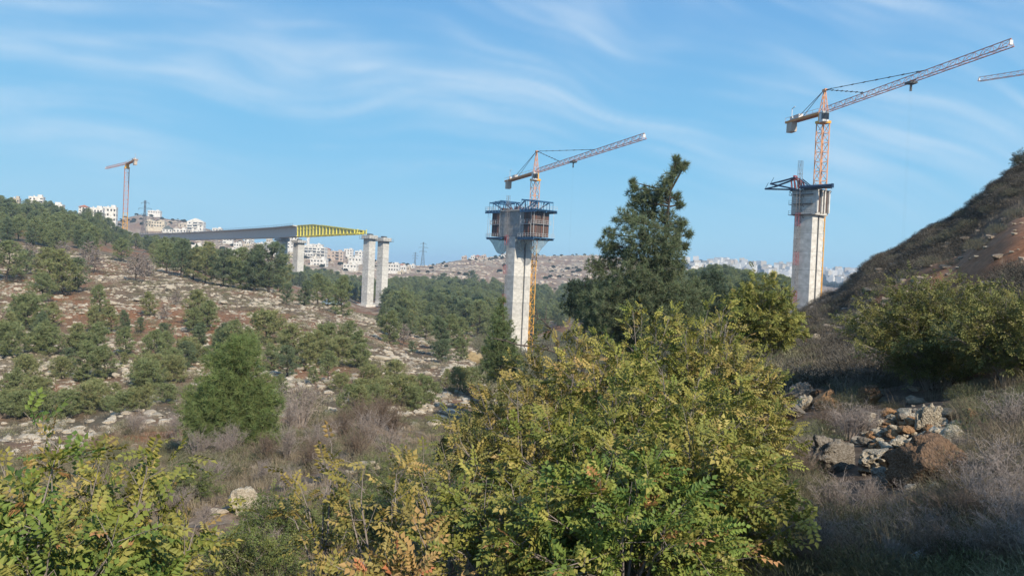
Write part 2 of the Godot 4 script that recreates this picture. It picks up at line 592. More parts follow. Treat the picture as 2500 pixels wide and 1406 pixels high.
# ---------------------------------------------------------------- tower cranes
func crane(label: String, base: Vector3, hub: Vector3, tip: Vector3, back: Vector3, o: Dictionary) -> Node3D:
	# base: foot of the mast; hub, tip and back: pivot and ends of the jib and the counter jib
	var t := thing("tower_crane", label, "crane", base, "tower cranes of the viaduct site")
	var off := -base
	var jd := flat(tip - hub).normalized()
	var side := jd.cross(Vector3.UP).normalized()
	var w: float = o.w
	var top := hub + off + Vector3(0, -2.6, 0)
	var split: float = o.get("split", 0.5)
	var foot := Vector3.ZERO
	var knee := foot.lerp(top, split)
	var mx := Vector3(1, 0, 0).rotated(Vector3.UP, o.get("turn", 0.5))
	var mz := mx.cross(Vector3.UP)
	var mb := MB.new()
	lattice(mb, foot, knee, mx, mz, w, w, w * 1.05, 0.22, 0.11)
	obj("lower_mast", mb.done(), o.lower, t)
	mb = MB.new()
	lattice(mb, knee, top, mx, mz, w, w, w * 1.05, 0.20, 0.10)
	obj("upper_mast", mb.done(), o.upper, t)
	mb = MB.new()
	mb.box(top + Vector3(0, 0.3, 0), mx * w * 0.62, Vector3(0, 0.3, 0), -mz * w * 0.62)
	mb.box(top + Vector3(0, 1.5, 0), jd * w * 0.42, Vector3(0, 1.1, 0), side * w * 0.42)
	obj("slewing_ring", mb.done(), o.lower, t)
	# jib
	var jh := 1.3
	mb = MB.new()
	var ja := hub + off + jd * w * 0.5 + Vector3(0, 0.6, 0)
	var jb := tip + off + Vector3(0, 0.6, 0)
	lattice(mb, ja, jb, side, Vector3.UP, 1.2, jh, 2.2, 0.12, 0.05, true)
	obj("jib", mb.done(), o.jib, t)
	mb = MB.new()
	mb.box(jb + Vector3(0, 0.0, 0), jd * 0.1, Vector3(0, 0.4, 0), side * 0.3)
	obj("jib_end_plate", mb.done(), M.cab_white, t)
	# counter jib with walkway, winch and ballast
	mb = MB.new()
	var ca := hub + off - jd * w * 0.4
	var cb := back + off
	for s in [-0.85, 0.85]:
		mb.bar(ca + side * s, cb + side * s, 0.28, 0.55)
		mb.bar(ca + side * s * 1.1 + Vector3(0, 1.1, 0), cb + side * s * 1.1 + Vector3(0, 1.1, 0), 0.06)
	mb.box((ca + cb) / 2.0, (cb - ca) / 2.0, Vector3(0, 0.06, 0), side * -0.8)
	var k := int((cb - ca).length() / 2.5)
	for i in k + 1:
		for s in [-0.93, 0.93]:
			var p: Vector3 = ca.lerp(cb, float(i) / k) + side * s
			mb.bar(p, p + Vector3(0, 1.1, 0), 0.05)
	obj("counter_jib", mb.done(), M.crane_orange, t)
	mb = MB.new()
	var bw := cb + jd * 1.6
	for i in 3:
		mb.box(bw + jd * (i * 0.95 - 0.6) + Vector3(0, -1.2, 0), jd * 0.44, Vector3(0, 1.5, 0), side * -0.75)
	obj("ballast_block", mb.done(), M.counterweight, t)
	mb = MB.new()
	mb.box(cb.lerp(ca, 0.30) + Vector3(0, 0.85, 0), jd * 1.5, Vector3(0, 0.5, 0), side * -0.6)
	mb.box(cb.lerp(ca, 0.12) + Vector3(0, 0.75, 0), jd * 0.6, Vector3(0, 0.5, 0), side * -0.4)
	mb.bar(cb.lerp(ca, 0.10) + Vector3(0, 0.5, 0), cb.lerp(ca, 0.10) + Vector3(0, 3.4, 0), 0.14)
	mb.bar(cb.lerp(ca, 0.10) + Vector3(0, 3.4, 0), cb.lerp(ca, 0.10) + Vector3(0, 3.7, 0) + jd * 1.5, 0.14)
	obj("winch", mb.done(), M.galvanised, t)
	# operator's cab hung beside the pivot
	var cabn := Node3D.new()
	var cp := hub + off + jd * (w * 0.5 + 0.9) + side * 0.9 + Vector3(0, -1.5, 0)
	mb = MB.new()
	mb.box(cp, jd * 0.95, Vector3(0, 1.1, 0), side * -0.75)
	mb.box(cp + Vector3(0, 1.18, 0), jd * 1.05, Vector3(0, 0.08, 0), side * -0.85)
	var cab := obj("cab", mb.done(), M.cab_white, t)
	mb = MB.new()
	mb.box(cp + jd * 0.62 + Vector3(0, 0.15, 0), jd * 0.36, Vector3(0, 0.75, 0), side * -0.77)
	obj("windscreen", mb.done(), M.dark_glass, cab)
	cabn.free()
	if o.get("peak", 0.0) > 0.0:
		var pk: float = o.peak
		var pt := hub + off + Vector3(0, pk, 0)
		mb = MB.new()
		var feet := [jd * 0.9 + side * 0.7, jd * 0.9 - side * 0.7, -jd * 0.9 + side * 0.7, -jd * 0.9 - side * 0.7]
		for q in feet:
			mb.bar(hub + off + q, pt + q * 0.18, 0.16)
		for i in 4:
			var f0 := i / 4.0
			for e in [[0, 1], [1, 3], [3, 2], [2, 0]]:
				var a0: Vector3 = hub + off + feet[e[0]]
				var b0: Vector3 = hub + off + feet[e[1]]
				mb.bar(a0.lerp(pt + feet[e[0]] * 0.18, f0), b0.lerp(pt + feet[e[1]] * 0.18, f0 + 0.25), 0.08)
		mb.box(pt, jd * 0.7, Vector3(0, 0.25, 0), side * -0.3)
		obj("tower_peak", mb.done(), o.upper, t)
		for f in [0.62, 0.27]:
			mb = MB.new()
			var e := ja.lerp(jb, f) + Vector3(0, jh / 2.0, 0)
			mb.bar(pt + jd * 0.5, e, 0.12)
			for i in 8:
				var q := (pt + jd * 0.5).lerp(e, (i + 0.5) / 8.0)
				mb.bar(q - jd * 0.4, q + jd * 0.4, 0.2)
			obj("jib_tie", mb.done(), M.tie_black, t)
		for s in [-0.6, 0.6]:
			mb = MB.new()
			mb.bar(pt - jd * 0.5, ca.lerp(cb, 0.72) + side * s, 0.10)
			obj("counter_jib_tie", mb.done(), M.tie_black, t)
	if o.has("trolley"):
		var q := ja.lerp(jb, o.trolley) + Vector3(0, -jh / 2.0 - 0.25, 0)
		mb = MB.new()
		mb.box(q, jd * 0.9, Vector3(0, 0.18, 0), side * -0.85)
		mb.bar(q + Vector3(0, -0.2, 0), q + Vector3(0, -1.6, 0), 0.35)
		mb.bar(q - jd * 1.6 + Vector3(0, 0.3, 0), q + jd * 1.6 + Vector3(0, 0.3, 0), 0.14)
		obj("trolley", mb.done(), M.dark_steel, t)
		mb = MB.new()
		var len: float = o.rope
		for s in [-0.3, 0.3]:
			mb.bar(q + jd * s, q + jd * s + Vector3(0, -len, 0), 0.006)
		obj("hoist_rope", mb.done(), M.tie_black, t)
		mb = MB.new()
		mb.box(q + Vector3(0, -len - 0.5, 0), jd * 0.35, Vector3(0, 0.5, 0), side * -0.25)
		mb.bar(q + Vector3(0, -len - 1.0, 0), q + Vector3(0, -len - 1.6, 0), 0.12)
		obj("hook_block", mb.done(), M.dark_steel, t)
	return t


func cranes() -> void:
	var hub := P(2012, 275, 205)
	var base := G(hub.x, hub.z)
	crane("tall crane with orange counter jib standing behind the far right pier", base, hub, P(2470, 112, 143), P(1926, 300, 221), {"w": 2.1, "split": 0.56, "lower": M.crane_yellow, "upper": M.crane_peach, "jib": M.crane_pale, "peak": 5.4, "trolley": 0.55, "rope": 34.0, "turn": 0.35})
	hub = P(1308, 422, 279)
	base = G(hub.x, hub.z)
	crane("crane with pale pink jib rising above the pier head hung with nets", base, hub, P(1573, 338, 199), P(1238, 443, 303), {"w": 2.1, "split": 0.62, "lower": M.crane_yellow, "upper": M.crane_peach, "jib": M.crane_pale, "peak": 7.0, "trolley": 0.42, "rope": 36.0, "turn": 0.6})
	hub = P(309, 400, 480)
	base = G(hub.x, hub.z)
	crane("flat topped crane without tie rods at the far end of the grey deck", base, hub, P(257, 412, 518), P(331, 390, 462), {"w": 2.3, "split": 0.40, "lower": M.crane_yellow, "upper": M.crane_pale, "jib": M.crane_pale, "turn": 0.5})
	hub = P(2900, 120, 205)
	base = G(hub.x, hub.z)
	crane("crane showing only its thin jib end beyond the brown hillside", base, hub, P(2392, 198, 262), P(3060, 92, 190), {"w": 2.1, "split": 0.5, "lower": M.crane_yellow, "upper": M.crane_peach, "jib": M.crane_pale, "peak": 5.0, "turn": 0.5})


# ---------------------------------------------------------------- viaduct
func frame_mesh(corners: Array, y0: float, y1: float) -> ArrayMesh:
	# vertical prism over a plan polygon (counter-clockwise seen from above)
	var mb := MB.new()
	var k := corners.size()
	for i in k:
		var a: Vector3 = corners[i]
		var b: Vector3 = corners[(i + 1) % k]
		mb.quad(a + Vector3(0, y0, 0), b + Vector3(0, y0, 0), b + Vector3(0, y1, 0), a + Vector3(0, y1, 0))
	var poly := PackedVector2Array()
	for q in corners:
		poly.append(Vector2(q.x, q.z))
	var ix := Geometry2D.triangulate_polygon(poly)
	for i in range(0, ix.size(), 3):
		var a: Vector3 = corners[ix[i]]
		var b: Vector3 = corners[ix[i + 1]]
		var d: Vector3 = corners[ix[i + 2]]
		if (b - a).cross(d - a).y < 0.0:
			var sw := b
			b = d
			d = sw
		mb.tri(a + Vector3(0, y1, 0), b + Vector3(0, y1, 0), d + Vector3(0, y1, 0))
		mb.tri(a + Vector3(0, y0, 0), d + Vector3(0, y0, 0), b + Vector3(0, y0, 0))
	return mb.done()


func plan_rect(a: Vector3, b: Vector3, la: float, lb: float) -> Array:
	return [-a * la / 2 + b * lb / 2 * -1, a * la / 2 - b * lb / 2, a * la / 2 + b * lb / 2, -a * la / 2 + b * lb / 2]


func ccw(poly: Array) -> Array:
	var s := 0.0
	for i in poly.size():
		var p: Vector3 = poly[i]
		var q: Vector3 = poly[(i + 1) % poly.size()]
		s += p.x * q.z - q.x * p.z
	if s > 0.0:
		poly.reverse()
	return poly


func lifts(t: Node3D, poly: Array, y0: float, y1: float, step: float, sd: int) -> void:
	# a shaft cast in lifts with a narrow recessed joint between each two
	var r := RandomNumberGenerator.new()
	r.seed = sd
	var core := []
	for q in poly:
		core.append(q * 0.985)
	obj("core", frame_mesh(core, y0 + 0.05, y1 - 0.05), M.concrete_grey, t)
	var k := maxi(1, int(round((y1 - y0) / step)))
	var h := (y1 - y0) / k
	var full := frame_mesh(poly, 0.035, h - 0.035)
	for i in k:
		var o := obj("concrete_lift", full, [M.concrete, M.concrete_dull, M.concrete_pale, M.concrete][r.randi() % 4], t)
		o.position.y = y0 + i * h


func grooved(a: Vector3, b: Vector3, la: float, lb: float, g0: float, g1: float, depth: float) -> Array:
	# rectangle with a vertical groove in the face that looks along +a
	var p := [-a * la / 2 - b * lb / 2, a * la / 2 - b * lb / 2]
	var at0 := -lb / 2 + lb * g0
	var at1 := -lb / 2 + lb * g1
	p.append(a * la / 2 + b * at0)
	p.append(a * (la / 2 - depth) + b * at0)
	p.append(a * (la / 2 - depth) + b * at1)
	p.append(a * la / 2 + b * at1)
	p.append(a * la / 2 + b * lb / 2)
	p.append(-a * la / 2 + b * lb / 2)
	return ccw(p)


func railing(mb: MB, pts: Array, h := 1.1, step := 1.6, w := 0.05) -> void:
	for i in pts.size() - 1:
		var a: Vector3 = pts[i]
		var b: Vector3 = pts[i + 1]
		for f in [0.5, 1.0]:
			mb.bar(a + Vector3(0, h * f, 0), b + Vector3(0, h * f, 0), w)
		var k := maxi(1, int((b - a).length() / step))
		for j in k + 1:
			var p := a.lerp(b, float(j) / k)
			mb.bar(p, p + Vector3(0, h, 0), w * 1.2)


func hoist_mast(label: String, foot: Vector3, top_y: float, w: float, turn: float) -> void:
	var t := thing("hoist_mast", label, "hoist mast", foot, "rack masts of the site hoists")
	var mx := Vector3(1, 0, 0).rotated(Vector3.UP, turn)
	var mz := mx.cross(Vector3.UP)
	var hgt := top_y - foot.y
	var step := 3.0
	var k := int(hgt / step)
	for i in k:
		var mb := MB.new()
		var y := hgt * i / k
		lattice(mb, Vector3(0, y + 0.03, 0), Vector3(0, hgt * (i + 1) / k - 0.03, 0), mx, mz, w, w, 0.85, 0.06, 0.03)
		obj("mast_section", mb.done(), M.red_steel if (i % 3 == 1 and i < k - 2) else M.mast_grey, t)


func viaduct() -> void:
	# ---- pier carrying the pier table and its two form travellers
	var a3 := Vector3(0.656, 0, 0.755)
	var b3 := Vector3(0.755, 0, -0.656)
	var c3 := flat(P(1251, 750, 272)) - a3 * 2.2 + b3 * 3.6
	var base3 := H(c3.x, c3.z) - 1.5
	var org := Vector3(c3.x, base3, c3.z)
	var top3 := 20.2
	var bot3 := 12.0
	var t := thing("bridge_pier", "grooved concrete pier with long pier table, blue travellers and nets", "bridge pier", org)
	lifts(t, grooved(a3, b3, 4.4, 7.2, 0.53, 0.66, 0.7), 0.0, bot3 - base3, 4.2, 3)
	var hd := obj("pier_table", frame_mesh(ccw(plan_rect(a3, b3, 12.0, 7.3)), bot3 - base3, top3 - base3), M.concrete_grey, t)
	hd.set_meta("label", "grey cast pier table block")
	var mb := MB.new()
	var deck_y := Vector3(0, top3 - base3, 0)
	mb.box(deck_y + Vector3(0, 0.15, 0), a3 * 6.0, Vector3(0, 0.15, 0), b3 * 4.2)
	obj("top_slab", mb.done(), M.concrete_dull, t)
	mb = MB.new()
	for s in [-1.0, 1.0]:
		railing(mb, [deck_y + b3 * 4.1 * s - a3 * 5.5 + Vector3(0, 0.3, 0), deck_y + b3 * 4.1 * s + a3 * 5.5 + Vector3(0, 0.3, 0)])
	obj("railing", mb.done(), M.red_steel, t)
	for i in 10:
		mb = MB.new()
		var q: Vector3 = deck_y + a3 * (-4.8 + i * 1.05) + b3 * rng.randf_range(-3.5, -1.0) + Vector3(0, 0.3, 0)
		mb.box(q + Vector3(0, 0.4, 0), a3 * rng.randf_range(0.2, 0.6), Vector3(0, rng.randf_range(0.2, 0.7), 0), b3 * 0.4)
		mb.bar(q, q + Vector3(0, rng.randf_range(1.2, 3.2), 0), 0.06)
		obj("site_equipment", mb.done(), M.dark_steel, t)
	for s in [-1.0, 1.0]:
		form_traveller(org + Vector3(0, bot3 - base3, 0), a3 * s * 0.68, b3 * 0.84, top3 - bot3, s)
	# the safety nets slung under the travellers
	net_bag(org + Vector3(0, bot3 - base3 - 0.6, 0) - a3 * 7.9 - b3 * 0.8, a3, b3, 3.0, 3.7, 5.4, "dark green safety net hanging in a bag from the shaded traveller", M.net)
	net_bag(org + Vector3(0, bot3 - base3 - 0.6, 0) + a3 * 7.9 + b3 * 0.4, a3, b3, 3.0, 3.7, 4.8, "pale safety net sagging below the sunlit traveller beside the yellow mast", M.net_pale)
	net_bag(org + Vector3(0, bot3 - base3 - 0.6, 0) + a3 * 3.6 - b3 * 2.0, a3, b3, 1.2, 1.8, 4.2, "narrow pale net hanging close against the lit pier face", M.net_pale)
	var hp := c3 - b3 * 4.9 - a3 * 0.6
	hoist_mast("red and grey hoist mast on the shaded side of the netted pier", G(hp.x, hp.z), 25.0, 0.85, 0.85)

	# ---- pier with the bare head, right
	var a4 := Vector3(0.602, 0, 0.799)
	var b4 := Vector3(0.799, 0, -0.602)
	var c4 := flat(P(1979, 650, 199)) - a4 * 2.45 + b4 * 2.3
	var base4 := H(c4.x, c4.z) - 1.5
	org = Vector3(c4.x, base4, c4.z)
	var top4 := 22.6
	var bot4 := 16.9
	t = thing("bridge_pier", "tall grooved concrete pier with widened head and dark blue beams on top", "bridge pier", org)
	lifts(t, grooved(a4, b4, 4.9, 4.6, 0.46, 0.60, 0.6), 0.0, bot4 - base4, 4.2, 4)
	hd = obj("pier_head", frame_mesh(ccw(plan_rect(a4, b4, 6.6, 5.0)), bot4 - base4, top4 - base4), M.concrete_dull, t)
	# timber faced bays on the sunlit side of the head
	for e in [[-2.3, 0.22], [-0.55, 0.2], [0.55, 0.2], [2.3, 0.2]]:
		mb = MB.new()
		mb.box(a4 * 3.5 + b4 * e[0] + Vector3(0, (bot4 + top4) / 2 - base4 + 0.3, 0), a4 * 0.22, Vector3(0, 2.6, 0), b4 * -e[1])
		obj("head_rib", mb.done(), M.concrete_pale, t)
	for e in [[-1.42, 0.6], [0.0, 0.3], [1.42, 0.6]]:
		mb = MB.new()
		mb.box(a4 * 3.34 + b4 * e[0] + Vector3(0, (bot4 + top4) / 2 - base4 + 0.3, 0), a4 * 0.04, Vector3(0, 2.5, 0), b4 * -e[1])
		obj("formwork_panel", mb.done(), M.formwork, t)
	mb = MB.new()
	var ty := Vector3(0, top4 - base4, 0)
	mb.box(ty + Vector3(0, 0.13, 0), a4 * 3.7, Vector3(0, 0.12, 0), b4 * -2.8)
	for s in [-1.0, 1.0]:
		for i in 5:
			var q: Vector3 = ty + a4 * 3.3 * s + b4 * (-2.3 + i * 1.15)
			mb.bar(q + Vector3(0, -1.0, 0), q + a4 * 0.75 * s, 0.1)
	obj("work_platform", mb.done(), M.dark_steel, t)
	mb = MB.new()
	railing(mb, [ty - a4 * 3.6 - b4 * 2.75 + Vector3(0, 0.25, 0), ty + a4 * 3.6 - b4 * 2.75 + Vector3(0, 0.25, 0), ty + a4 * 3.6 + b4 * 2.75 + Vector3(0, 0.25, 0)])
	obj("railing", mb.done(), M.galvanised, t)
	for lv in [bot4 + 0.1, bot4 + 2.6, top4 - 0.9]:
		mb = MB.new()
		for s in [-1.0, 1.0]:
			var q: Vector3 = Vector3(0, lv - base4, 0) + b4 * 2.85 * s
			mb.box(q, a4 * 2.6, Vector3(0, 0.05, 0), b4 * -0.33)
			mb.bar(q - b4 * 0.6 * s + Vector3(0, -0.9, 0), q + b4 * 0.5 * s, 0.09)
			railing(mb, [q + b4 * 0.3 * s - a4 * 2.5, q + b4 * 0.3 * s + a4 * 2.5], 1.0, 1.3, 0.045)
		var qa: Vector3 = Vector3(0, lv - base4, 0) - a4 * 3.8
		mb.box(qa, a4 * 0.45, Vector3(0, 0.05, 0), b4 * -2.4)
		railing(mb, [qa - a4 * 0.4 - b4 * 2.3, qa - a4 * 0.4 + b4 * 2.3], 1.0, 1.3, 0.045)
		obj("side_walkway", mb.done(), M.dark_steel, t)
	# rig lying on the pier head
	var rig := thing("lifting_rig", "dark blue boom rig with red frames lying on the bare pier head", "lifting rig", org + ty + Vector3(0, 0.28, 0))
	mb = MB.new()
	for s in [-1.6, 0.4]:
		var o0: Vector3 = b4 * (-1.9 + s * 0.6)
		var e: Vector3 = o0 - a4 * (11.2 + s * 1.2) + Vector3(0, 1.0 - s * 0.5, 0)
		mb.bar(o0 - a4 * 2.4 + Vector3(0, 2.9, 0), e + a4 * 2.6 + Vector3(0, 0.35, 0), 0.34)
		mb.bar(e, o0 - a4 * 2.0 + Vector3(0, 0.1, 0), 0.36)
		mb.bar(e, e + a4 * 3.5 + Vector3(0, 0.5, 0), 0.3)
		mb.bar(e, e + a4 * 0.9 + Vector3(0, 1.5, 0), 0.08)
		mb.bar(o0 + a4 * 1.8 + Vector3(0, 0.4, 0), o0 - a4 * 1.2 + Vector3(0, 2.6, 0), 0.2)
	obj("boom", mb.done(), M.navy_steel, rig)
	mb = MB.new()
	for e in [[-3.2, 0.3, -3.6, 2.9], [-2.2, 0.3, -2.9, 3.4], [-1.2, 0.3, -2.0, 2.6], [-0.4, 0.3, -1.2, 2.0]]:
		mb.bar(a4 * e[0] - b4 * 2.7 + Vector3(0, e[1], 0), a4 * e[2] - b4 * 2.7 + Vector3(0, e[3], 0), 0.28)
		mb.bar(a4 * e[0] - b4 * 1.5 + Vector3(0, e[1], 0), a4 * e[2] - b4 * 1.5 + Vector3(0, e[3], 0), 0.28)
		mb.bar(a4 * e[2] - b4 * 2.7 + Vector3(0, e[3], 0), a4 * e[2] - b4 * 1.5 + Vector3(0, e[3], 0), 0.2)
	mb.bar(a4 * -3.6 - b4 * 2.7 + Vector3(0, 2.9, 0), a4 * -1.2 - b4 * 2.7 + Vector3(0, 2.0, 0), 0.26)
	mb.bar(a4 * -2.9 - b4 * 2.7 + Vector3(0, 3.4, 0), a4 * -0.4 - b4 * 2.7 + Vector3(0, 0.4, 0), 0.26)
	obj("red_frame", mb.done(), M.red_steel, rig)
	for s in [0.0, 1.0]:
		var beam := thing("steel_beam", "thick dark blue tube jutting out over the bare pier head", "steel beam", org + ty + Vector3(0, 0.72, 0), "dark blue tubes on the pier head")
		mb = MB.new()
		var p0: Vector3 = -b4 * (2.0 + s * 1.2) - a4 * 0.3
		var p1: Vector3 = a4 * (6.2 + s * 1.5) - b4 * (1.2 + s * 1.8)
		mb.tube(PackedVector3Array([p0, p1]), PackedFloat32Array([0.42, 0.42]), 10)
		obj("tube", mb.done(), M.navy_steel, beam)
		mb = MB.new()
		mb.box(p1, (p1 - p0).normalized() * 0.05, Vector3(0, 0.46, 0), (p1 - p0).normalized().cross(Vector3.UP) * 0.46)
		mb.box(p0, (p1 - p0).normalized() * 0.05, Vector3(0, 0.46, 0), (p1 - p0).normalized().cross(Vector3.UP) * 0.46)
		obj("end_flange", mb.done(), M.navy_steel, beam)
	hp = c4 - b4 * 3.1 - a4 * 0.9
	hoist_mast("red and white hoist mast running up the bare headed pier", G(hp.x, hp.z), 29.6, 0.8, 0.7)

	# ---- the two pairs of slender piers for the launched decks
	var a2 := Vector3(0.788, 0, 0.616)
	var b2 := Vector3(0.616, 0, -0.788)
	var slender := [
		[902, 583, 416, "slender concrete pier with crack like shadow next to the nose tip", 4.1, 4.1],
		[936, 589, 428, "slender concrete pier with small doorway at its white footing", 4.0, 4.1],
		[688, 587, 532, "slender concrete pier bearing the grey deck above the wood", 5.0, 5.0],
		[729, 593, 546, "slender concrete pier without deck standing on a white footing", 4.8, 5.0]]
	for e in slender:
		var c: Vector3 = P(e[0], e[1], e[2])
		var py := H(c.x, c.z)
		t = thing("slender_pier", e[3], "bridge pier", Vector3(c.x, py - 1.0, c.z))
		var ph: float = c.y - py + 1.0
		lifts(t, ccw(plan_rect(a2, b2, e[4], e[5])), 0.0, ph, 4.0, int(e[0]))
		obj("pier_cap", frame_mesh(ccw(plan_rect(a2, b2, e[4] + 1.5, e[5] + 1.5)), ph + 0.004, ph + 1.7), M.concrete_dull, t)
		mb = MB.new()
		mb.box(Vector3(0, ph + 2.1, 0), a2 * 1.0, Vector3(0, 0.4, 0), b2 * -1.0)
		mb.box(Vector3(0, ph + 2.0, 0) + b2 * 1.6, a2 * 0.4, Vector3(0, 0.3, 0), b2 * -0.4)
		obj("bearing", mb.done(), M.dark_steel, t)
		mb = MB.new()
		var w2: float = e[4] / 2 + 1.5
		var w3: float = e[5] / 2 + 1.5
		mb.box(Vector3(0, ph - 0.12, 0), a2 * w2, Vector3(0, 0.08, 0), b2 * -w3)
		railing(mb, [Vector3(0, ph, 0) - a2 * w2 - b2 * w3, Vector3(0, ph, 0) + a2 * w2 - b2 * w3, Vector3(0, ph, 0) + a2 * w2 + b2 * w3, Vector3(0, ph, 0) - a2 * w2 + b2 * w3], 1.2, 1.6, 0.06)
		obj("cap_walkway", mb.done(), M.dark_steel, t)
		mb = MB.new()
		mb.box(Vector3(0, 0.9, 0), a2 * (e[4] / 2 + 1.4), Vector3(0, 1.5, 0), b2 * -(e[5] / 2 + 1.6))
		obj("footing", mb.done(), M.white_render, t)
		if e[0] == 936:
			mb = MB.new()
			mb.box(Vector3(0, 4.6, 0) + a2 * (e[4] / 2) + b2 * 0.3, a2 * 0.06, Vector3(0, 1.3, 0), b2 * -0.6)
			obj("doorway", mb.done(), M.formwork, t)

	# ---- the launched deck and its yellow nose
	var n0 := P(876, 571, 445)
	var n1 := P(736, 578, 494)
	var path := [n1, P(688, 580.5, 533), P(600, 583, 605), P(500, 585.5, 690), P(410, 587.5, 770), P(335, 589, 832)]
	var deck_h := 6.4
	var origin: Vector3 = path[0]
	t = thing("bridge_deck", "long grey box girder deck sweeping in from the wooded hillside", "bridge deck", origin)
	var parts := {"girder": MB.new(), "side_flange": MB.new(), "bottom_edge": MB.new(), "deck_railing": MB.new()}
	for i in path.size() - 1:
		var p0: Vector3 = path[i] - origin
		var p1: Vector3 = path[i + 1] - origin
		var d := flat(p1 - p0).normalized()
		var sd := d.cross(Vector3.UP).normalized()
		var dn := d
		var dp := d
		if i + 2 < path.size():
			dn = (d + flat(path[i + 2] - path[i + 1]).normalized()).normalized()
		if i > 0:
			dp = (d + flat(path[i] - path[i - 1]).normalized()).normalized()
		var s0 := dp.cross(Vector3.UP).normalized()
		var s1 := dn.cross(Vector3.UP).normalized()
		# section: bottom slab narrower than the top, cantilevered flanges
		var prof := [Vector2(-2.7, 0), Vector2(2.7, 0), Vector2(3.0, 0.0), Vector2(3.4, deck_h - 1.3), Vector2(3.5, deck_h - 0.9), Vector2(-3.5, deck_h - 0.9), Vector2(-3.4, deck_h - 1.3), Vector2(-3.0, 0.0)]
		sweep(parts.girder, [Vector2(-2.9, 0.55), Vector2(2.9, 0.55), Vector2(3.2, deck_h - 0.75), Vector2(-3.2, deck_h - 0.75)], p0, p1, s0, s1, i == 0)
		sweep(parts.side_flange, [Vector2(-3.25, deck_h - 0.7), Vector2(3.25, deck_h - 0.7), Vector2(5.6, deck_h - 0.35), Vector2(5.6, deck_h), Vector2(-5.6, deck_h), Vector2(-5.6, deck_h - 0.35)], p0, p1, s0, s1, i == 0)
		sweep(parts.bottom_edge, [Vector2(-3.3, 0.0), Vector2(3.3, 0.0), Vector2(3.3, 0.53), Vector2(-3.3, 0.53)], p0, p1, s0, s1, i == 0)
		for sgn in [-1.0, 1.0]:
			railing(parts.deck_railing, [p0 + s0 * 5.45 * sgn + Vector3(0, deck_h, 0), p1 + s1 * 5.45 * sgn + Vector3(0, deck_h, 0)], 1.1, 6.0, 0.07)
	obj("girder", parts.girder.done(), M.concrete_dull, t)
	obj("top_flange", parts.side_flange.done(), M.concrete_dull, t)
	obj("bottom_slab", parts.bottom_edge.done(), M.concrete_dull, t)
	obj("deck_railing", parts.deck_railing.done(), M.dark_steel, t)
	# abutment and launching yard pier at the far end
	var ab: Vector3 = P(338, 600, 800)
	var ag := G(ab.x, ab.z)
	var abt := thing("temporary_pier", "pale temporary pier under the far end of the grey deck", "bridge pier", ag + Vector3(0, -1, 0))
	obj("shaft", frame_mesh(ccw(plan_rect(a2, b2, 3.0, 6.0)), 0, maxf(2.0, path[5].y - ag.y + 0.6)), M.white_render, abt)

	# the launching nose: a tapering plate girder on each side with stiffeners
	var nose := thing("launching_nose", "yellow tapering launching nose fixed to the end of the grey deck", "launching nose", n1)
	var tip := n0 - n1
	var nd := flat(tip).normalized()
	var ns := nd.cross(Vector3.UP).normalized()
	for sgn in [-1.0, 1.0]:
		var o: Vector3 = ns * 2.6 * sgn
		var hr := 6.3
		var ht := 1.9
		mb = MB.new()
		var q := [o + Vector3(0, 0.15, 0), tip + o + Vector3(0, 0.15, 0), tip + o + Vector3(0, ht, 0), o + tip * 0.3 + Vector3(0, hr * 0.985, 0), o + Vector3(0, hr, 0)]
		var th: Vector3 = ns * 0.06
		for s2 in [-1.0, 1.0]:
			var pts := []
			for z in q:
				pts.append(z + th * s2)
			if s2 > 0:
				pts.reverse()
			mb.tri(pts[0], pts[1], pts[2]); mb.tri(pts[0], pts[2], pts[3]); mb.tri(pts[0], pts[3], pts[4])
		obj("web_plate", mb.done(), M.nose_plate, nose)
		var k := 17
		for i in k + 1:
			var f := float(i) / k
			var hh := hr * lerpf(1.0, 0.985, f / 0.3) if f < 0.3 else lerpf(hr * 0.985, ht, (f - 0.3) / 0.7)
			mb = MB.new()
			mb.bar(o + tip * f + Vector3(0, 0.1, 0), o + tip * f + Vector3(0, hh, 0), 0.62, 0.62)
			obj("stiffener", mb.done(), M.nose_yellow, nose)
		mb = MB.new()
		mb.bar(o, o + tip, 0.9, 0.4)
		mb.bar(o + Vector3(0, hr, 0), o + tip * 0.3 + Vector3(0, hr * 0.985, 0), 0.9, 0.35)
		mb.bar(o + tip * 0.3 + Vector3(0, hr * 0.985, 0), o + tip + Vector3(0, ht, 0), 0.9, 0.35)
		mb.bar(o + Vector3(0, hr * 0.62, 0), o + tip * 0.42 + Vector3(0, hr * 0.62, 0), 0.55, 0.3)
		mb.bar(o + Vector3(0, hr * 0.80, 0), o + tip * 0.36 + Vector3(0, hr * 0.80, 0), 0.4, 0.2)
		obj("flange", mb.done(), M.nose_yellow, nose)
		mb = MB.new()
		var e0: Vector3 = o + tip
		mb.bar(e0 + Vector3(0, 0.1, 0), e0 + nd * 3.0 + Vector3(0, ht, 0), 0.3)
		mb.bar(e0 + Vector3(0, ht, 0), e0 + nd * 3.0 + Vector3(0, 0.1, 0), 0.3)
		mb.bar(e0 + nd * 3.0 + Vector3(0, 0.0, 0), e0 + nd * 3.0 + Vector3(0, ht + 0.5, 0), 0.35)
		mb.bar(e0 + Vector3(0, ht, 0), e0 + nd * 3.0 + Vector3(0, ht, 0), 0.3)
		mb.bar(e0 + Vector3(0, 0.1, 0), e0 + nd * 3.0 + Vector3(0, 0.1, 0), 0.3)
		obj("tip_frame", mb.done(), M.nose_yellow, nose)
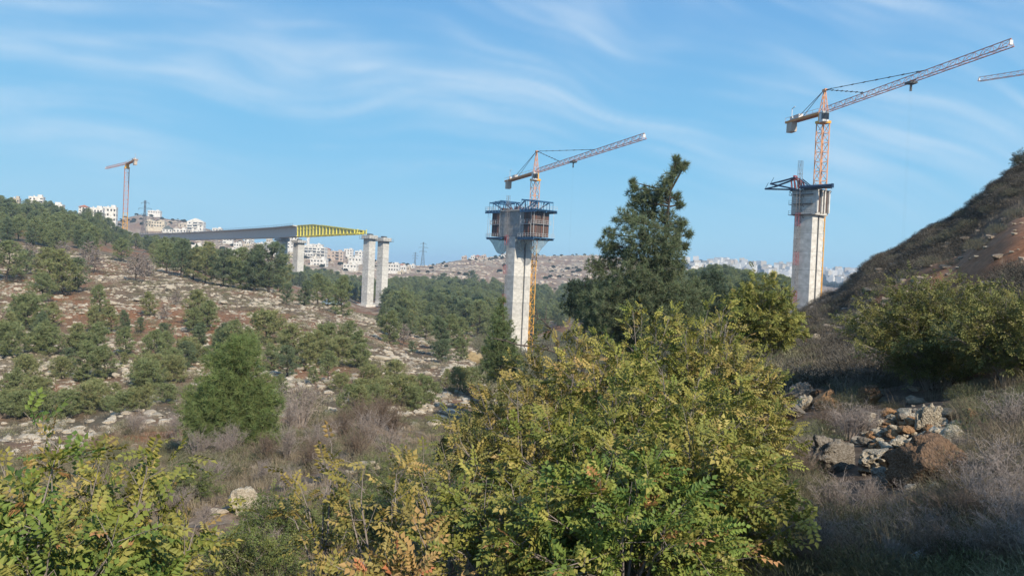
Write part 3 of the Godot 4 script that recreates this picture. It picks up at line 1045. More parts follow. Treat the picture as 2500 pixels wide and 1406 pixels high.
	for i in 9:
		mb = MB.new()
		var f := i / 8.0
		var q0 := tip * f + Vector3(0, 0.5, 0)
		var q1 := tip * minf(1.0, f + 0.11) + Vector3(0, 0.5, 0)
		mb.bar(q0 - ns * 2.5, q0 + ns * 2.5, 0.35)
		mb.bar(q0 - ns * 2.5, q1 + ns * 2.5, 0.25)
		obj("cross_brace", mb.done(), M.nose_yellow, nose)


func sweep(mb: MB, prof: Array, p0: Vector3, p1: Vector3, s0: Vector3, s1: Vector3, cap: bool) -> void:
	var k := prof.size()
	for i in k:
		var a: Vector2 = prof[i]
		var b: Vector2 = prof[(i + 1) % k]
		var a0 := p0 + s0 * a.x + Vector3(0, a.y, 0)
		var b0 := p0 + s0 * b.x + Vector3(0, b.y, 0)
		var a1 := p1 + s1 * a.x + Vector3(0, a.y, 0)
		var b1 := p1 + s1 * b.x + Vector3(0, b.y, 0)
		mb.quad(a0, a1, b1, b0)
	if cap:
		for i in range(1, k - 1):
			var a: Vector2 = prof[0]
			var b: Vector2 = prof[i]
			var d: Vector2 = prof[i + 1]
			mb.tri(p0 + s0 * a.x + Vector3(0, a.y, 0), p0 + s0 * b.x + Vector3(0, b.y, 0), p0 + s0 * d.x + Vector3(0, d.y, 0))


func form_traveller(at: Vector3, a: Vector3, b: Vector3, h: float, s: float) -> void:
	# steel frame that carries the formwork of the next deck segment; a points outwards
	var lbl := "blue form traveller with brown shutters on the sunlit end of the pier table" if s > 0 else "blue form traveller with brown shutters on the shaded end of the pier table"
	var t := thing("form_traveller", lbl, "form traveller", at, "form travellers on the pier table")
	var up := Vector3(0, h, 0)
	var mb := MB.new()
	mb.box(a * 11.6 + Vector3(0, h * 0.5, 0), a * 2.7, Vector3(0, h * 0.49, 0), b * 4.30)
	obj("formwork_block", mb.done(), M.formwork, t)
	for sd in [-1.0, 1.0]:
		for i in 7:
			mb = MB.new()
			mb.bar(a * (9.1 + i * 0.82) + b * 4.45 * sd + Vector3(0, 0.1, 0), a * (9.1 + i * 0.82) + b * 4.45 * sd + Vector3(0, h - 0.5, 0), 0.22, 0.22)
			obj("soldier", mb.done(), M.rust_steel if i % 3 == 1 else M.formwork, t)
	for i in 6:
		mb = MB.new()
		mb.bar(a * 14.35 + b * (-3.7 + i * 1.48) + Vector3(0, 0.1, 0), a * 14.35 + b * (-3.7 + i * 1.48) + Vector3(0, h - 0.5, 0), 0.22, 0.22)
		obj("soldier", mb.done(), M.rust_steel if i % 2 == 1 else M.formwork, t)
	# platforms
	mb = MB.new()
	mb.box(a * 12.6 + up + Vector3(0, 0.25, 0), a * 5.4, Vector3(0, 0.10, 0), b * 5.6)
	for i in 5:
		var q := a * (8.0 + i * 2.3) + up
		mb.bar(q - b * 6.0, q + b * 6.0, 0.3, 0.35)
	for sd in [-5.4, 0.0, 5.4]:
		mb.bar(a * 7.2 + b * sd + up + Vector3(0, -0.35, 0), a * 18.2 + b * sd + up + Vector3(0, -0.35, 0), 0.3, 0.5)
	obj("top_platform", mb.done(), M.blue_steel, t)
	mb = MB.new()
	mb.box(a * 11.6 + Vector3(0, -0.35, 0), a * 5.6, Vector3(0, 0.12, 0), b * 5.4)
	for sd in [-5.0, -1.7, 1.7, 5.0]:
		mb.bar(a * 5.8 + b * sd + Vector3(0, -0.65, 0), a * 17.0 + b * sd + Vector3(0, -0.65, 0), 0.3, 0.6)
	obj("bottom_platform", mb.done(), M.blue_steel, t)
	var w := 5.4
	for run in [[a * 6.4 - b * w + Vector3(0, -0.2, 0), a * 17.0 - b * w + Vector3(0, -0.2, 0), a * 17.0 + b * w + Vector3(0, -0.2, 0)],
			[a * 6.6 - b * (w + 0.2) + up + Vector3(0, 0.3, 0), a * 18.0 - b * (w + 0.2) + up + Vector3(0, 0.3, 0), a * 18.0 + b * (w + 0.2) + up + Vector3(0, 0.3, 0)],
			[a * 14.6 - b * 4.6 + Vector3(0, h * 0.5, 0), a * 15.4 - b * 4.6 + Vector3(0, h * 0.5, 0), a * 15.4 + b * 4.6 + Vector3(0, h * 0.5, 0)],
			[-b * 5.3 + a * 8.6 + Vector3(0, h * 0.5, 0), -b * 5.3 + a * 14.0 + Vector3(0, h * 0.5, 0)]]:
		mb = MB.new()
		railing(mb, run, 1.2, 1.2, 0.07)
		obj("guard_rail", mb.done(), M.galvanised, t)
	mb = MB.new()
	mb.box(a * 15.0 + Vector3(0, h * 0.5, 0), a * 0.5, Vector3(0, 0.06, 0), b * 4.6)
	obj("end_walkway", mb.done(), M.galvanised, t)
	mb = MB.new()
	mb.box(-b * 4.9 + a * 11.0 + Vector3(0, h * 0.48, 0), a * 3.0, Vector3(0, 0.06, 0), b * 0.45)
	obj("side_walkway", mb.done(), M.galvanised, t)
	# hangers between the platforms
	for e in [[16.6, -5.0], [16.6, 5.0], [14.9, -5.2], [16.6, 0.0], [7.4, -5.2]]:
		mb = MB.new()
		mb.bar(a * e[0] + b * e[1] + Vector3(0, -0.4, 0), a * e[0] + b * e[1] + up, 0.12)
		obj("hanger", mb.done(), M.galvanised, t)
	# the main rhomboid trusses above the deck
	for sd in [-3.2, 3.2]:
		mb = MB.new()
		var p0: Vector3 = a * 2.2 + b * sd + up + Vector3(0, 0.6, 0)
		var p1: Vector3 = a * 7.6 + b * sd + up + Vector3(0, 3.4, 0)
		var p2: Vector3 = a * 15.8 + b * sd + up + Vector3(0, 2.9, 0)
		var p3: Vector3 = a * 8.0 + b * sd + up + Vector3(0, 0.6, 0)
		mb.bar(p0, p1, 0.34); mb.bar(p1, p2, 0.34); mb.bar(p3, p2, 0.30); mb.bar(p0, p3, 0.32); mb.bar(p1, p3, 0.32)
		mb.bar(a * 11.6 + b * sd + up + Vector3(0, 3.2, 0), a * 11.6 + b * sd + up + Vector3(0, 0.4, 0), 0.2)
		mb.bar(p2, p2 + Vector3(0, -2.6, 0), 0.24)
		mb.bar(a * 9.8 + b * sd + up + Vector3(0, 0.5, 0), a * 12.5 + b * sd + up + Vector3(0, 3.0, 0), 0.18)
		obj("main_truss", mb.done(), M.blue_steel, t)
	mb = MB.new()
	for e in [[7.6, 3.4], [11.6, 3.15], [15.8, 2.9]]:
		mb.bar(a * e[0] - b * 5.0 + up + Vector3(0, e[1], 0), a * e[0] + b * 5.0 + up + Vector3(0, e[1], 0), 0.32, 0.45)
		for q in [-5.0, 5.0]:
			mb.bar(a * e[0] + b * q + up + Vector3(0, e[1], 0), a * e[0] + b * q + up + Vector3(0, 0.2, 0), 0.14)
	mb.bar(a * 7.6 - b * 5.0 + up + Vector3(0, 3.4, 0), a * 15.8 - b * 5.0 + up + Vector3(0, 2.9, 0), 0.14)
	mb.bar(a * 7.6 + b * 3.2 + up + Vector3(0, 3.4, 0), a * 15.8 - b * 3.2 + up + Vector3(0, 2.9, 0), 0.18)
	obj("cross_frame", mb.done(), M.blue_steel, t)


func net_bag(at: Vector3, a: Vector3, b: Vector3, ra: float, rb: float, depth: float, label: String, m: Material) -> void:
	var mb := MB.new()
	var k := 14
	var pts := []
	for i in k + 1:
		var row := []
		for j in k + 1:
			var u := i / float(k) * 2.0 - 1.0
			var w := j / float(k) * 2.0 - 1.0
			var f := (1.0 - u * u) * (1.0 - w * w)
			var sag := depth * pow(f, 0.8) * (0.8 + 0.2 * f) * (1.0 - 0.25 * absf(u + 0.2)) + 0.25 * sin(u * 9.0 + w * 5.0) * f
			row.append(a * u * ra * (1.0 - 0.35 * f * 0.5) + b * w * rb - Vector3(0, sag, 0))
		pts.append(row)
	for i in k:
		for j in k:
			mb.quad(pts[i][j], pts[i + 1][j], pts[i + 1][j + 1], pts[i][j + 1])
	var t := thing("safety_net", label, "safety net", at, "nets under the pier table")
	obj("net_sheet", mb.done(), m, t)
	mb = MB.new()
	for s in [-1.0, 1.0]:
		mb.bar(a * s * ra - b * rb, a * s * ra + b * rb, 0.08)
		mb.bar(b * s * rb - a * ra, b * s * rb + a * ra, 0.08)
		for q in [-1.0, 1.0]:
			mb.bar(a * s * ra + b * q * rb, a * s * ra + b * q * rb + Vector3(0, 0.5, 0), 0.06)
	obj("edge_rope", mb.done(), M.tie_black, t)


# ---------------------------------------------------------------- power pylons
func pylon(base: Vector3, h: float, label: String) -> Node3D:
	var t := thing("power_pylon", label, "pylon", base + Vector3(0, -0.5, 0), "lattice pylons on the skyline")
	var mb := MB.new()
	var w0 := h * 0.11
	var k := 9
	for i in k:
		var f0 := float(i) / k
		var f1 := float(i + 1) / k
		var r0 := w0 * lerpf(1.0, 0.22, minf(1.0, f0 * 1.4))
		var r1 := w0 * lerpf(1.0, 0.22, minf(1.0, f1 * 1.4))
		for q in 4:
			var c0 := Vector3(1, 0, 1).rotated(Vector3.UP, q * PI / 2) * r0 * 0.7 + Vector3(0, h * f0, 0)
			var c1 := Vector3(1, 0, 1).rotated(Vector3.UP, q * PI / 2) * r1 * 0.7 + Vector3(0, h * f1, 0)
			var d1 := Vector3(1, 0, 1).rotated(Vector3.UP, (q + 1) * PI / 2) * r1 * 0.7 + Vector3(0, h * f1, 0)
			var d0 := Vector3(1, 0, 1).rotated(Vector3.UP, (q + 1) * PI / 2) * r0 * 0.7 + Vector3(0, h * f0, 0)
			mb.bar(c0, c1, 0.22); mb.bar(c0, d1, 0.13); mb.bar(d0, c1, 0.13); mb.bar(c1, d1, 0.13)
	obj("lattice_body", mb.done(), M.dark_steel, t)
	for e in [[0.62, 0.16], [0.78, 0.20], [0.93, 0.13]]:
		mb = MB.new()
		var y: Vector3 = Vector3(0, h * e[0], 0)
		var x: Vector3 = Vector3(h * e[1], 0, h * 0.04)
		mb.bar(y - x, y + x, 0.2)
		mb.bar(y - x, y + Vector3(0, h * 0.045, 0), 0.14)
		mb.bar(y + x, y + Vector3(0, h * 0.045, 0), 0.14)
		for s in [-1.0, 1.0]:
			mb.bar(y + x * s * 0.95, y + x * s * 0.95 + Vector3(0, -h * 0.04, 0), 0.2)
		obj("cross_arm", mb.done(), M.dark_steel, t)
	return t


func pylons() -> void:
	var g := P(350, 580, 870)
	g.y = H(g.x, g.z)
	pylon(g, 38.0, "grey lattice pylon beside the flat topped crane")
	g = P(1031, 655, 1000)
	g.y = H(g.x, g.z)
	pylon(g, 29.0, "taller lattice pylon at the foot of the rocky hill")
	g = P(1012, 655, 1120)
	g.y = H(g.x, g.z)
	pylon(g, 21.0, "shorter lattice pylon beside the taller one near white houses")


# ---------------------------------------------------------------- buildings
func house(label: String, x0: float, y0: float, x1: float, y1: float, D: float, wall: Material, floors: int, bays: int, o := {}) -> Node3D:
	# a block whose front shows between two pixels; its distance comes from the hillside it stands on
	var foot := hit((x0 + x1) / 2, y1, D * 0.55, D * 1.7)
	if foot != Vector3.ZERO:
		D = -foot.z
	else:
		# the house stands on a skyline: take the distance at which the ground shows highest
		var best := -1e9
		var far := D
		var t0 := D * 0.7
		var xa := ((x0 + x1) / 2 - 1250.0) / F
		while t0 < D * 1.5:
			var q := H(xa * t0, -t0) / t0
			if q > best:
				best = q
				far = t0
			t0 += 12.0
		D = far
	var pa := P(x0, y1, D)
	var pb := P(x1, y1, D)
	var top := P((x0 + x1) / 2, y0, D)
	var c := (pa + pb) / 2.0
	var w := (pb - pa).length()
	var g := H(c.x, c.z)
	var hgt: float = maxf(2.5, top.y - minf(g, pa.y))
	var base := Vector3(c.x, top.y - hgt, c.z)
	if base.y > g:
		hgt += base.y - g + 0.4
		base.y = g - 0.4
	var dep: float = o.get("depth", clampf(w * 0.6, 4.0, 12.0))
	var turn: float = atan2(-c.x, -c.z) + o.get("turn", -0.25)
	base += Vector3(c.x, 0, c.z).normalized() * dep * 0.5
	var t := thing(o.get("called", "house"), label, o.get("category", "house"), base, o.get("group", ""), turn)
	var mb := MB.new()
	mb.box(Vector3(0, hgt / 2, 0), Vector3(w / 2, 0, 0), Vector3(0, hgt / 2, 0), Vector3(0, 0, dep / 2))
	obj("wall", mb.done(), wall, t)
	match o.get("roof", "flat"):
		"flat":
			mb = MB.new()
			mb.box(Vector3(0, hgt + 0.3, dep / 2), Vector3(w / 2 + 0.1, 0, 0), Vector3(0, 0.3, 0), Vector3(0, 0, 0.12))
			mb.box(Vector3(0, hgt + 0.3, -dep / 2), Vector3(w / 2 + 0.1, 0, 0), Vector3(0, 0.3, 0), Vector3(0, 0, 0.12))
			mb.box(Vector3(w / 2, hgt + 0.3, 0), Vector3(0.12, 0, 0), Vector3(0, 0.3, 0), Vector3(0, 0, dep / 2 - 0.12))
			mb.box(Vector3(-w / 2, hgt + 0.3, 0), Vector3(0.12, 0, 0), Vector3(0, 0.3, 0), Vector3(0, 0, dep / 2 - 0.12))
			obj("parapet", mb.done(), wall, t)
			mb = MB.new()
			mb.box(Vector3(w * 0.22, hgt + 1.0, -dep * 0.1), Vector3(minf(1.6, w * 0.16), 0, 0), Vector3(0, 1.0, 0), Vector3(0, 0, 1.4))
			obj("stair_head", mb.done(), wall, t)
			mb = MB.new()
			mb.tube(PackedVector3Array([Vector3(-w * 0.2, hgt, 0), Vector3(-w * 0.2, hgt + 1.5, 0)]), PackedFloat32Array([0.5, 0.5]), 8)
			obj("water_tank", mb.done(), M.cab_white, t)
		"gable":
			var parts := [[0.0, w / 2]] if not o.get("twin", false) else [[-w * 0.29, w * 0.21], [w * 0.29, w * 0.21]]
			for e in parts:
				mb = MB.new()
				var x: float = e[0]
				var hw: float = e[1] + 0.25
				var rh: float = hw * 0.42
				var z := dep / 2 + 0.25
				mb.tri(Vector3(x - hw, hgt, z), Vector3(x + hw, hgt, z), Vector3(x, hgt + rh, z))
				mb.tri(Vector3(x + hw, hgt, -z), Vector3(x - hw, hgt, -z), Vector3(x, hgt + rh, -z))
				mb.quad(Vector3(x + hw, hgt, z), Vector3(x + hw, hgt, -z), Vector3(x, hgt + rh, -z), Vector3(x, hgt + rh, z))
				mb.quad(Vector3(x - hw, hgt, -z), Vector3(x - hw, hgt, z), Vector3(x, hgt + rh, z), Vector3(x, hgt + rh, -z))
				obj("gable_roof", mb.done(), o.get("roof_mat", wall), t)
		"hip":
			mb = MB.new()
			var x := w / 2 + 0.5
			var z := dep / 2 + 0.5
			var ap := Vector3(0, hgt + o.get("rise", w * 0.28), 0)
			var q := [Vector3(-x, hgt, z), Vector3(x, hgt, z), Vector3(x, hgt, -z), Vector3(-x, hgt, -z)]
			for i in 4:
				mb.tri(q[i], q[(i + 1) % 4], ap)
			obj("hip_roof", mb.done(), o.get("roof_mat", M.roof_red), t)
	if floors > 0 and bays > 0:
		var ww := minf(1.5, w / bays * 0.5)
		var usable: float = minf(hgt, floors * 3.3)
		var fh := usable / floors
		var pane := BoxMesh.new()
		pane.size = Vector3(ww, minf(1.5, fh * 0.5), 0.16)
		var wide := BoxMesh.new()
		wide.size = Vector3(w / bays * 0.8, minf(1.6, fh * 0.5), 0.3)
		var r := RandomNumberGenerator.new()
		r.seed = int(x0 * 7 + y0)
		for f in floors:
			for b in bays:
				if r.randf() < 0.10:
					continue
				var bal: bool = o.get("balcony", 0.0) > r.randf()
				var wo := obj("balcony_opening" if bal else "window", wide if bal else pane, M.window_glass, t)
				wo.position = Vector3((b + 0.5) / bays * w - w / 2, hgt - fh * (f + 0.5), dep / 2 - 0.02)
				if bal:
					var bb := obj("balcony", slab_mesh(w / bays * 0.92), wall, t)
					bb.position = Vector3((b + 0.5) / bays * w - w / 2, hgt - fh * (f + 0.5) - minf(0.8, fh * 0.25) - 0.35, dep / 2 + 0.55)
		var sides := maxi(1, int(dep / 4.0))
		for f in floors:
			for b in sides:
				for sx in [-1.0, 1.0]:
					var wo := obj("window", pane, M.window_glass, t)
					wo.rotation.y = PI / 2
					wo.position = Vector3(sx * (w / 2 - 0.02), hgt - fh * (f + 0.5), (b + 0.5) / sides * dep - dep / 2)
	return t


var slab_cache := {}
func slab_mesh(w: float) -> Mesh:
	var key := snappedf(w, 0.2)
	if not slab_cache.has(key):
		var mb := MB.new()
		mb.box(Vector3(0, -0.35, 0), Vector3(key / 2, 0, 0), Vector3(0, 0.1, 0), Vector3(0, 0, 0.55))
		mb.box(Vector3(0, 0.1, 0.5), Vector3(key / 2, 0, 0), Vector3(0, 0.4, 0), Vector3(0, 0, 0.06))
		slab_cache[key] = mb.done()
	return slab_cache[key]


func buildings() -> void:
	var W: Material = M.wall_white
	var C: Material = M.wall_cream
	var S: Material = M.wall_stone
	# on the wooded ridge
	house("four storey white apartment block high on the wooded ridge", 72, 482, 104, 502, 520, W, 4, 4, {"balcony": 0.5, "category": "apartment block", "called": "apartment_block"})
	house("long low white house beside the ridge apartment block", 106, 500, 151, 517, 525, W, 2, 6)
	house("white house with small red roof on the ridge", 193, 505, 214, 520, 540, W, 3, 3, {"roof": "hip", "roof_mat": M.roof_red, "rise": 1.4})
	house("broad two storey white house between two ridge houses", 216, 509, 250, 522, 542, W, 2, 5)
	house("boxy white house nearest the flat topped crane", 253, 507, 283, 525, 545, W, 3, 4)
	house("beige house half hidden by the ridge pines", 27, 486, 46, 503, 510, S, 2, 3)
	# on the bare terraced hill
	house("low white pair of houses on top of the terraced hill", 362, 515, 391, 527, 862, W, 1, 5)
	house("cream house with twin gables below the terraced hill", 358, 540, 402, 564, 700, C, 2, 7, {"roof": "gable", "twin": true, "roof_mat": C, "balcony": 0.3})
	house("tall white house with a gable standing alone above the deck", 458, 541, 497, 570, 720, W, 4, 3, {"roof": "gable", "roof_mat": W, "balcony": 0.45})
	house("small grey shed left of the tall gabled house", 436, 547, 457, 555, 800, S, 1, 2)
	house("little house with dark pyramid roof under the terraced hill", 397, 559, 420, 569, 690, W, 1, 3, {"roof": "hip", "roof_mat": M.roof_dark, "rise": 4.0})
	house("long low white wall like house near the pyramid roof", 424, 560, 455, 568, 700, W, 1, 4)
	house("low white house with a dark tank above the deck railing", 519, 558, 541, 566, 900, W, 1, 3)
	house("white house seen through the trees under the deck", 468, 600, 491, 622, 610, W, 2, 2)
	# the village beyond the deck
	var r := RandomNumberGenerator.new()
	r.seed = 99
	for i in 26:
		var x := r.randf_range(535, 745)
		var row := r.randi() % 3
		var D: float = [960.0, 900.0, 830.0][row]
		var y: float = [590.0, 603.0, 620.0][row] + r.randf_range(-4, 3) + (x - 640) * 0.03
		var w := r.randf_range(14, 26)
		house("white village house seen below the grey deck", x, y - r.randf_range(3, 9), x + w, y + 8, D + r.randf_range(-20, 20), [W, W, W, C][r.randi() % 4], 2, 3, {"balcony": 0.25, "group": "village houses below the deck"})
	house("white block close behind the pier without deck", 701, 578, 726, 612, 800, W, 4, 3)
	house("slim white minaret tower rising beside the village blocks", 748, 572, 754, 606, 905, W, 0, 0, {"called": "minaret", "category": "tower", "depth": 2.6, "roof": "hip", "rise": 2.0})
	house("three storey white block with rows of balconies beside the minaret", 744, 604, 795, 634, 800, W, 3, 5, {"balcony": 0.8, "category": "apartment block", "called": "apartment_block"})
	house("broad pale house on the brow behind the balcony block", 752, 597, 787, 610, 960, W, 2, 4)
	house("pinkish house with red hip roof beside the balcony block", 783, 608, 806, 626, 880, M.wall_pink, 2, 2, {"roof": "hip", "rise": 2.4})
	house("stone coloured three storey block between village houses", 800, 614, 840, 638, 830, M.wall_pink, 3, 4, {"balcony": 0.5})
	house("bright white cube house on the village skyline", 840, 609, 861, 627, 900, W, 3, 3)
	house("tall white house beside the slender pier", 866, 614, 884, 640, 880, W, 3, 2, {"balcony": 0.4})
	house("low white house behind the slender pier", 852, 630, 884, 645, 830, W, 1, 4)
	house("long low white house with dark windows above the terrace", 759, 633, 798, 650, 760, W, 2, 5)
	house("white L shaped house standing low above the wood", 839, 646, 872, 662, 720, W, 1, 4)
	house("white two storey house right of the slender piers", 948, 645, 974, 668, 760, W, 2, 4)
	house("lower white wing beside the two storey house", 974, 651, 991, 664, 765, W, 1, 3)
	house("small tan stone hut beside the white houses", 992, 652, 1002, 662, 770, S, 1, 1)
	house("small cream hut on the slope below the white houses", 971, 663, 985, 670, 720, C, 1, 2)
	for i in 9:
		var x := r.randf_range(900, 1000) if i < 4 else r.randf_range(1120, 1230)
		var on := 1040.0
		house("tiny pale house on the far skyline", x, horizon(x) - (10 if i < 4 else 36 + (x - 1120) * 0.1), x + r.randf_range(7, 16), horizon(x) - (4 if i < 4 else 28 + (x - 1120) * 0.1), on, [W, C, M.wall_pink][r.randi() % 3], 1, 2, {"group": "houses on the rocky skyline", "roof": "hip" if i % 3 == 0 else "flat", "rise": 1.5})
	# the hillside town in the far distance, right
	for i in 150:
		var x := r.randf_range(1662, 1945) if i < 100 else r.randf_range(2010, 2118)
		var row := r.randi() % 4
		var D := 2780.0 - row * 190.0
		var sky := 634.0 + (x - 1700) * 0.068
		var y := sky + row * 8.0 + r.randf_range(-3, 3)
		var w := r.randf_range(8, 19)
		house("white flat roofed block in the distant hillside town", x, y - r.randf_range(2, 8), x + w, y + 9, D + r.randf_range(-60, 60), [W, W, C, W, S][r.randi() % 5], 0, 0, {"group": "blocks of the distant town", "depth": r.randf_range(10, 22), "category": "building", "called": "town_block", "turn": r.randf_range(-0.6, 0.3)})
	# the cream wall by the pines, left
	var wl := thing("boundary_wall", "cream plastered wall stepping down behind the left pines", "wall", G(P(45, 600, 188).x, -188) + Vector3(0, -0.5, 0), "", 0.05)
	for e in [[-1.4, 2.6, 2.9], [1.3, 1.9, 2.2], [3.4, 1.3, 1.8], [8.4, 1.3, 2.2]]:
		var mb := MB.new()
		mb.box(Vector3(e[0], e[1] / 2.0, 0), Vector3(e[2] / 2.0, 0, 0), Vector3(0, e[1] / 2.0, 0), Vector3(0, 0, 0.15))
		obj("wall_panel", mb.done(), M.wall_cream, wl)
	# huts between the slender piers
	house("open shed with grey blue roof near the slender piers", 790, 742, 826, 756, 370, M.wall_stone, 0, 0, {"called": "shed", "category": "shed", "roof": "hip", "roof_mat": M.roof_blue, "rise": 1.6, "turn": 0.3})
	house("small tan roofed hut at the foot of the doorway pier", 944, 745, 965, 760, 415, M.white_render, 1, 2, {"called": "hut", "category": "hut", "roof": "hip", "roof_mat": M.roof_tan, "rise": 1.4})
	house("tan roofed tent hut among pines right of the piers", 974, 748, 990, 758, 420, M.wall_stone, 0, 0, {"called": "hut", "category": "hut", "roof": "hip", "roof_mat": M.roof_tan, "rise": 1.6})


# ---------------------------------------------------------------- pines
func puff(mb: MB, c: Vector3, r: float, k: int, base: Color, out: Vector3, rg: RandomNumberGenerator, wd := 0.055) -> void:
	# a tuft of needle sprays round a twig end
	var tone := rg.randf_range(0.75, 1.25)   # twigs differ at random in needle colour, wherever they sit
	for i in k:
		var d := Vector3(rg.randfn(), rg.randfn() + 0.35, rg.randfn()).normalized() + out * 0.7
		d = d.normalized() * r * rg.randf_range(0.6, 1.15)
		var s := d.cross(Vector3(rg.randfn(), rg.randfn(), rg.randfn())).normalized() * r * wd
		mb.col = Color(base.r * tone * rg.randf_range(0.85, 1.15), base.g * tone * rg.randf_range(0.9, 1.1), base.b * tone)
		var o := c + d * 0.08
		mb.tri(o - s, o + s, c + d)


func pine_proto(sd: int, h: float, spread: float, lowest: float, shape: float, puffs: int, base: Color, k := 18, pr := 0.36) -> Node3D:
	var rg := RandomNumberGenerator.new()
	rg.seed = sd
	var root := Node3D.new()
	var wood := MB.new()
	var crown := MB.new()
	var lean := Vector3(rg.randf_range(-0.05, 0.05), 1, rg.randf_range(-0.05, 0.05))
	var pts := PackedVector3Array()
	var rad := PackedFloat32Array()
	for i in 7:
		var f := i / 6.0
		pts.append(Vector3(lean.x * h * f + 0.06 * h * f * sin(f * 5.0 + sd), h * f * 0.97 - 0.25, lean.z * h * f))
		rad.append(h * 0.018 * (1.0 - f * 0.85) + 0.01)
	wood.tube(pts, rad, 6)
	var limbs := int(26 + h * 2.5)
	for i in limbs:
		var f := lowest + (1.0 - lowest) * pow((i + rg.randf()) / limbs, 0.85)
		var g := (f - lowest) / (1.0 - lowest)
		var prof := pow(sin(PI * clampf(0.16 + g * 0.80, 0.0, 1.0)), shape) * (1.0 - 0.35 * g)
		var len := spread * prof * rg.randf_range(0.65, 1.2) + 0.15
		var az := i * 2.4 + rg.randf_range(-0.5, 0.5)
		var rise := lerpf(0.05, 0.95, g) + rg.randf_range(-0.15, 0.25)
		var p0 := pts[0].lerp(pts[6], f)
		var ii := clampi(int(f * 6.0), 0, 5)
		p0 = pts[ii].lerp(pts[ii + 1], f * 6.0 - ii)
		var d := Vector3(cos(az), rise, sin(az)).normalized()
		var p1 := p0 + d * len * 0.6 + Vector3(0, -0.04 * len, 0)
		var p2 := p0 + d * len + Vector3(0, 0.10 * len, 0)
		wood.tube(PackedVector3Array([p0, p1, p2]), PackedFloat32Array([0.010 * h * (1.0 - g * 0.6), 0.006 * h * (1.0 - g * 0.6), 0.004]), 4)
		var np := maxi(3, int(puffs * (len / spread) / limbs * 1.5))
		for j in np:
			var q := 0.28 + 0.76 * sqrt((j + rg.randf()) / np)
			var pp := p0.lerp(p1, q / 0.6) if q < 0.6 else p1.lerp(p2, (q - 0.6) / 0.4)
			var w := len * 0.20 + 0.08
			pp += Vector3(rg.randf_range(-w, w), rg.randf_range(-w, w) * 0.55, rg.randf_range(-w, w))
			puff(crown, pp, pr * rg.randf_range(0.7, 1.2), k, base, (pp - Vector3(0, h * 0.45, 0)).normalized() * 0.5 + Vector3(0, 0.3, 0), rg)
	for j in 14:
		puff(crown, pts[6] + Vector3(rg.randf_range(-0.15, 0.15), -0.07 * j, rg.randf_range(-0.15, 0.15)), pr * 0.9, k, base, Vector3.UP, rg)
	obj("trunk", wood.done(), M.bark, root)
	obj("crown", crown.done(), M.needles, root)
	return root


func dead_proto(sd: int, h: float) -> Node3D:
	var rg := RandomNumberGenerator.new()
	rg.seed = sd
	var root := Node3D.new()
	var wood := MB.new()
	var tw := MB.new()
	wood.tube(PackedVector3Array([Vector3(0, -0.25, 0), Vector3(0.1, h * 0.5, 0.05), Vector3(0.0, h, 0.1)]), PackedFloat32Array([h * 0.02, h * 0.012, 0.01]), 5)
	for i in 42:
		var f := 0.2 + 0.78 * i / 42.0
		var az := i * 2.4 + rg.randf()
		var len := h * 0.36 * (1.05 - f) + h * 0.10
		var p0 := Vector3(0.05, h * f, 0.05)
		var d := Vector3(cos(az), rg.randf_range(0.0, 0.6), sin(az)).normalized()
		var p1 := p0 + d * len
		wood.tube(PackedVector3Array([p0, p1]), PackedFloat32Array([h * 0.006, 0.008]), 4)
		for j in 44:
			var q := p0.lerp(p1, rg.randf_range(0.25, 1.0))
			var e := (d + Vector3(rg.randfn(), rg.randfn(), rg.randfn()) * 0.8).normalized() * len * rg.randf_range(0.15, 0.4)
			var s := e.cross(Vector3(rg.randfn(), 0.5, rg.randfn())).normalized() * 0.035
			tw.tri(q - s, q + s, q + e)
	obj("trunk", wood.done(), M.twig_brown, root)
	obj("twigs", tw.done(), M.twig_grey, root)
	return root


func put_tree(src: Node3D, called: String, label: String, cat: String, group: String, at: Vector3, h: float, proto_h: float, sx := 1.0) -> void:
	var k := h / proto_h
	var b := Basis(Vector3.UP, rng.randf() * TAU).scaled(Vector3(k * sx, k, k * sx))
	dup(src, called, label, cat, group, Transform3D(b, at + Vector3(0, -0.05, 0)))


const MARKS := [[163, 690, "near the white slatted box"], [45, 610, "below the cream wall"], [560, 960, "behind the bright bushy pine"], [905, 752, "at the feet of the slender piers"], [808, 752, "by the blue roofed shed"], [1155, 870, "around the yellow rock face"], [680, 700, "under the deck's pier"], [340, 690, "by the bare grey trees"], [415, 706, "by the largest white boulder"], [90, 915, "by the row of three white boulders"], [1000, 900, "on the red earth bank"], [480, 800, "by the lone pair of pines"], [60, 1010, "beside the row of round young pines"], [640, 790, "on the open rock bands"]]


func beside(px: float, py: float) -> String:
	# words for the nearest thing one can find in the picture
	var best := 1e9
	var words := ""
	for m in MARKS:
		var d: float = Vector2(px - m[0], py - m[1]).length()
		if d < best:
			best = d
			words = m[2]
	return words


const PINE_LOOKS := ["upright green", "slim green", "open dark", "olive tinted", "broad green", "narrow dark"]


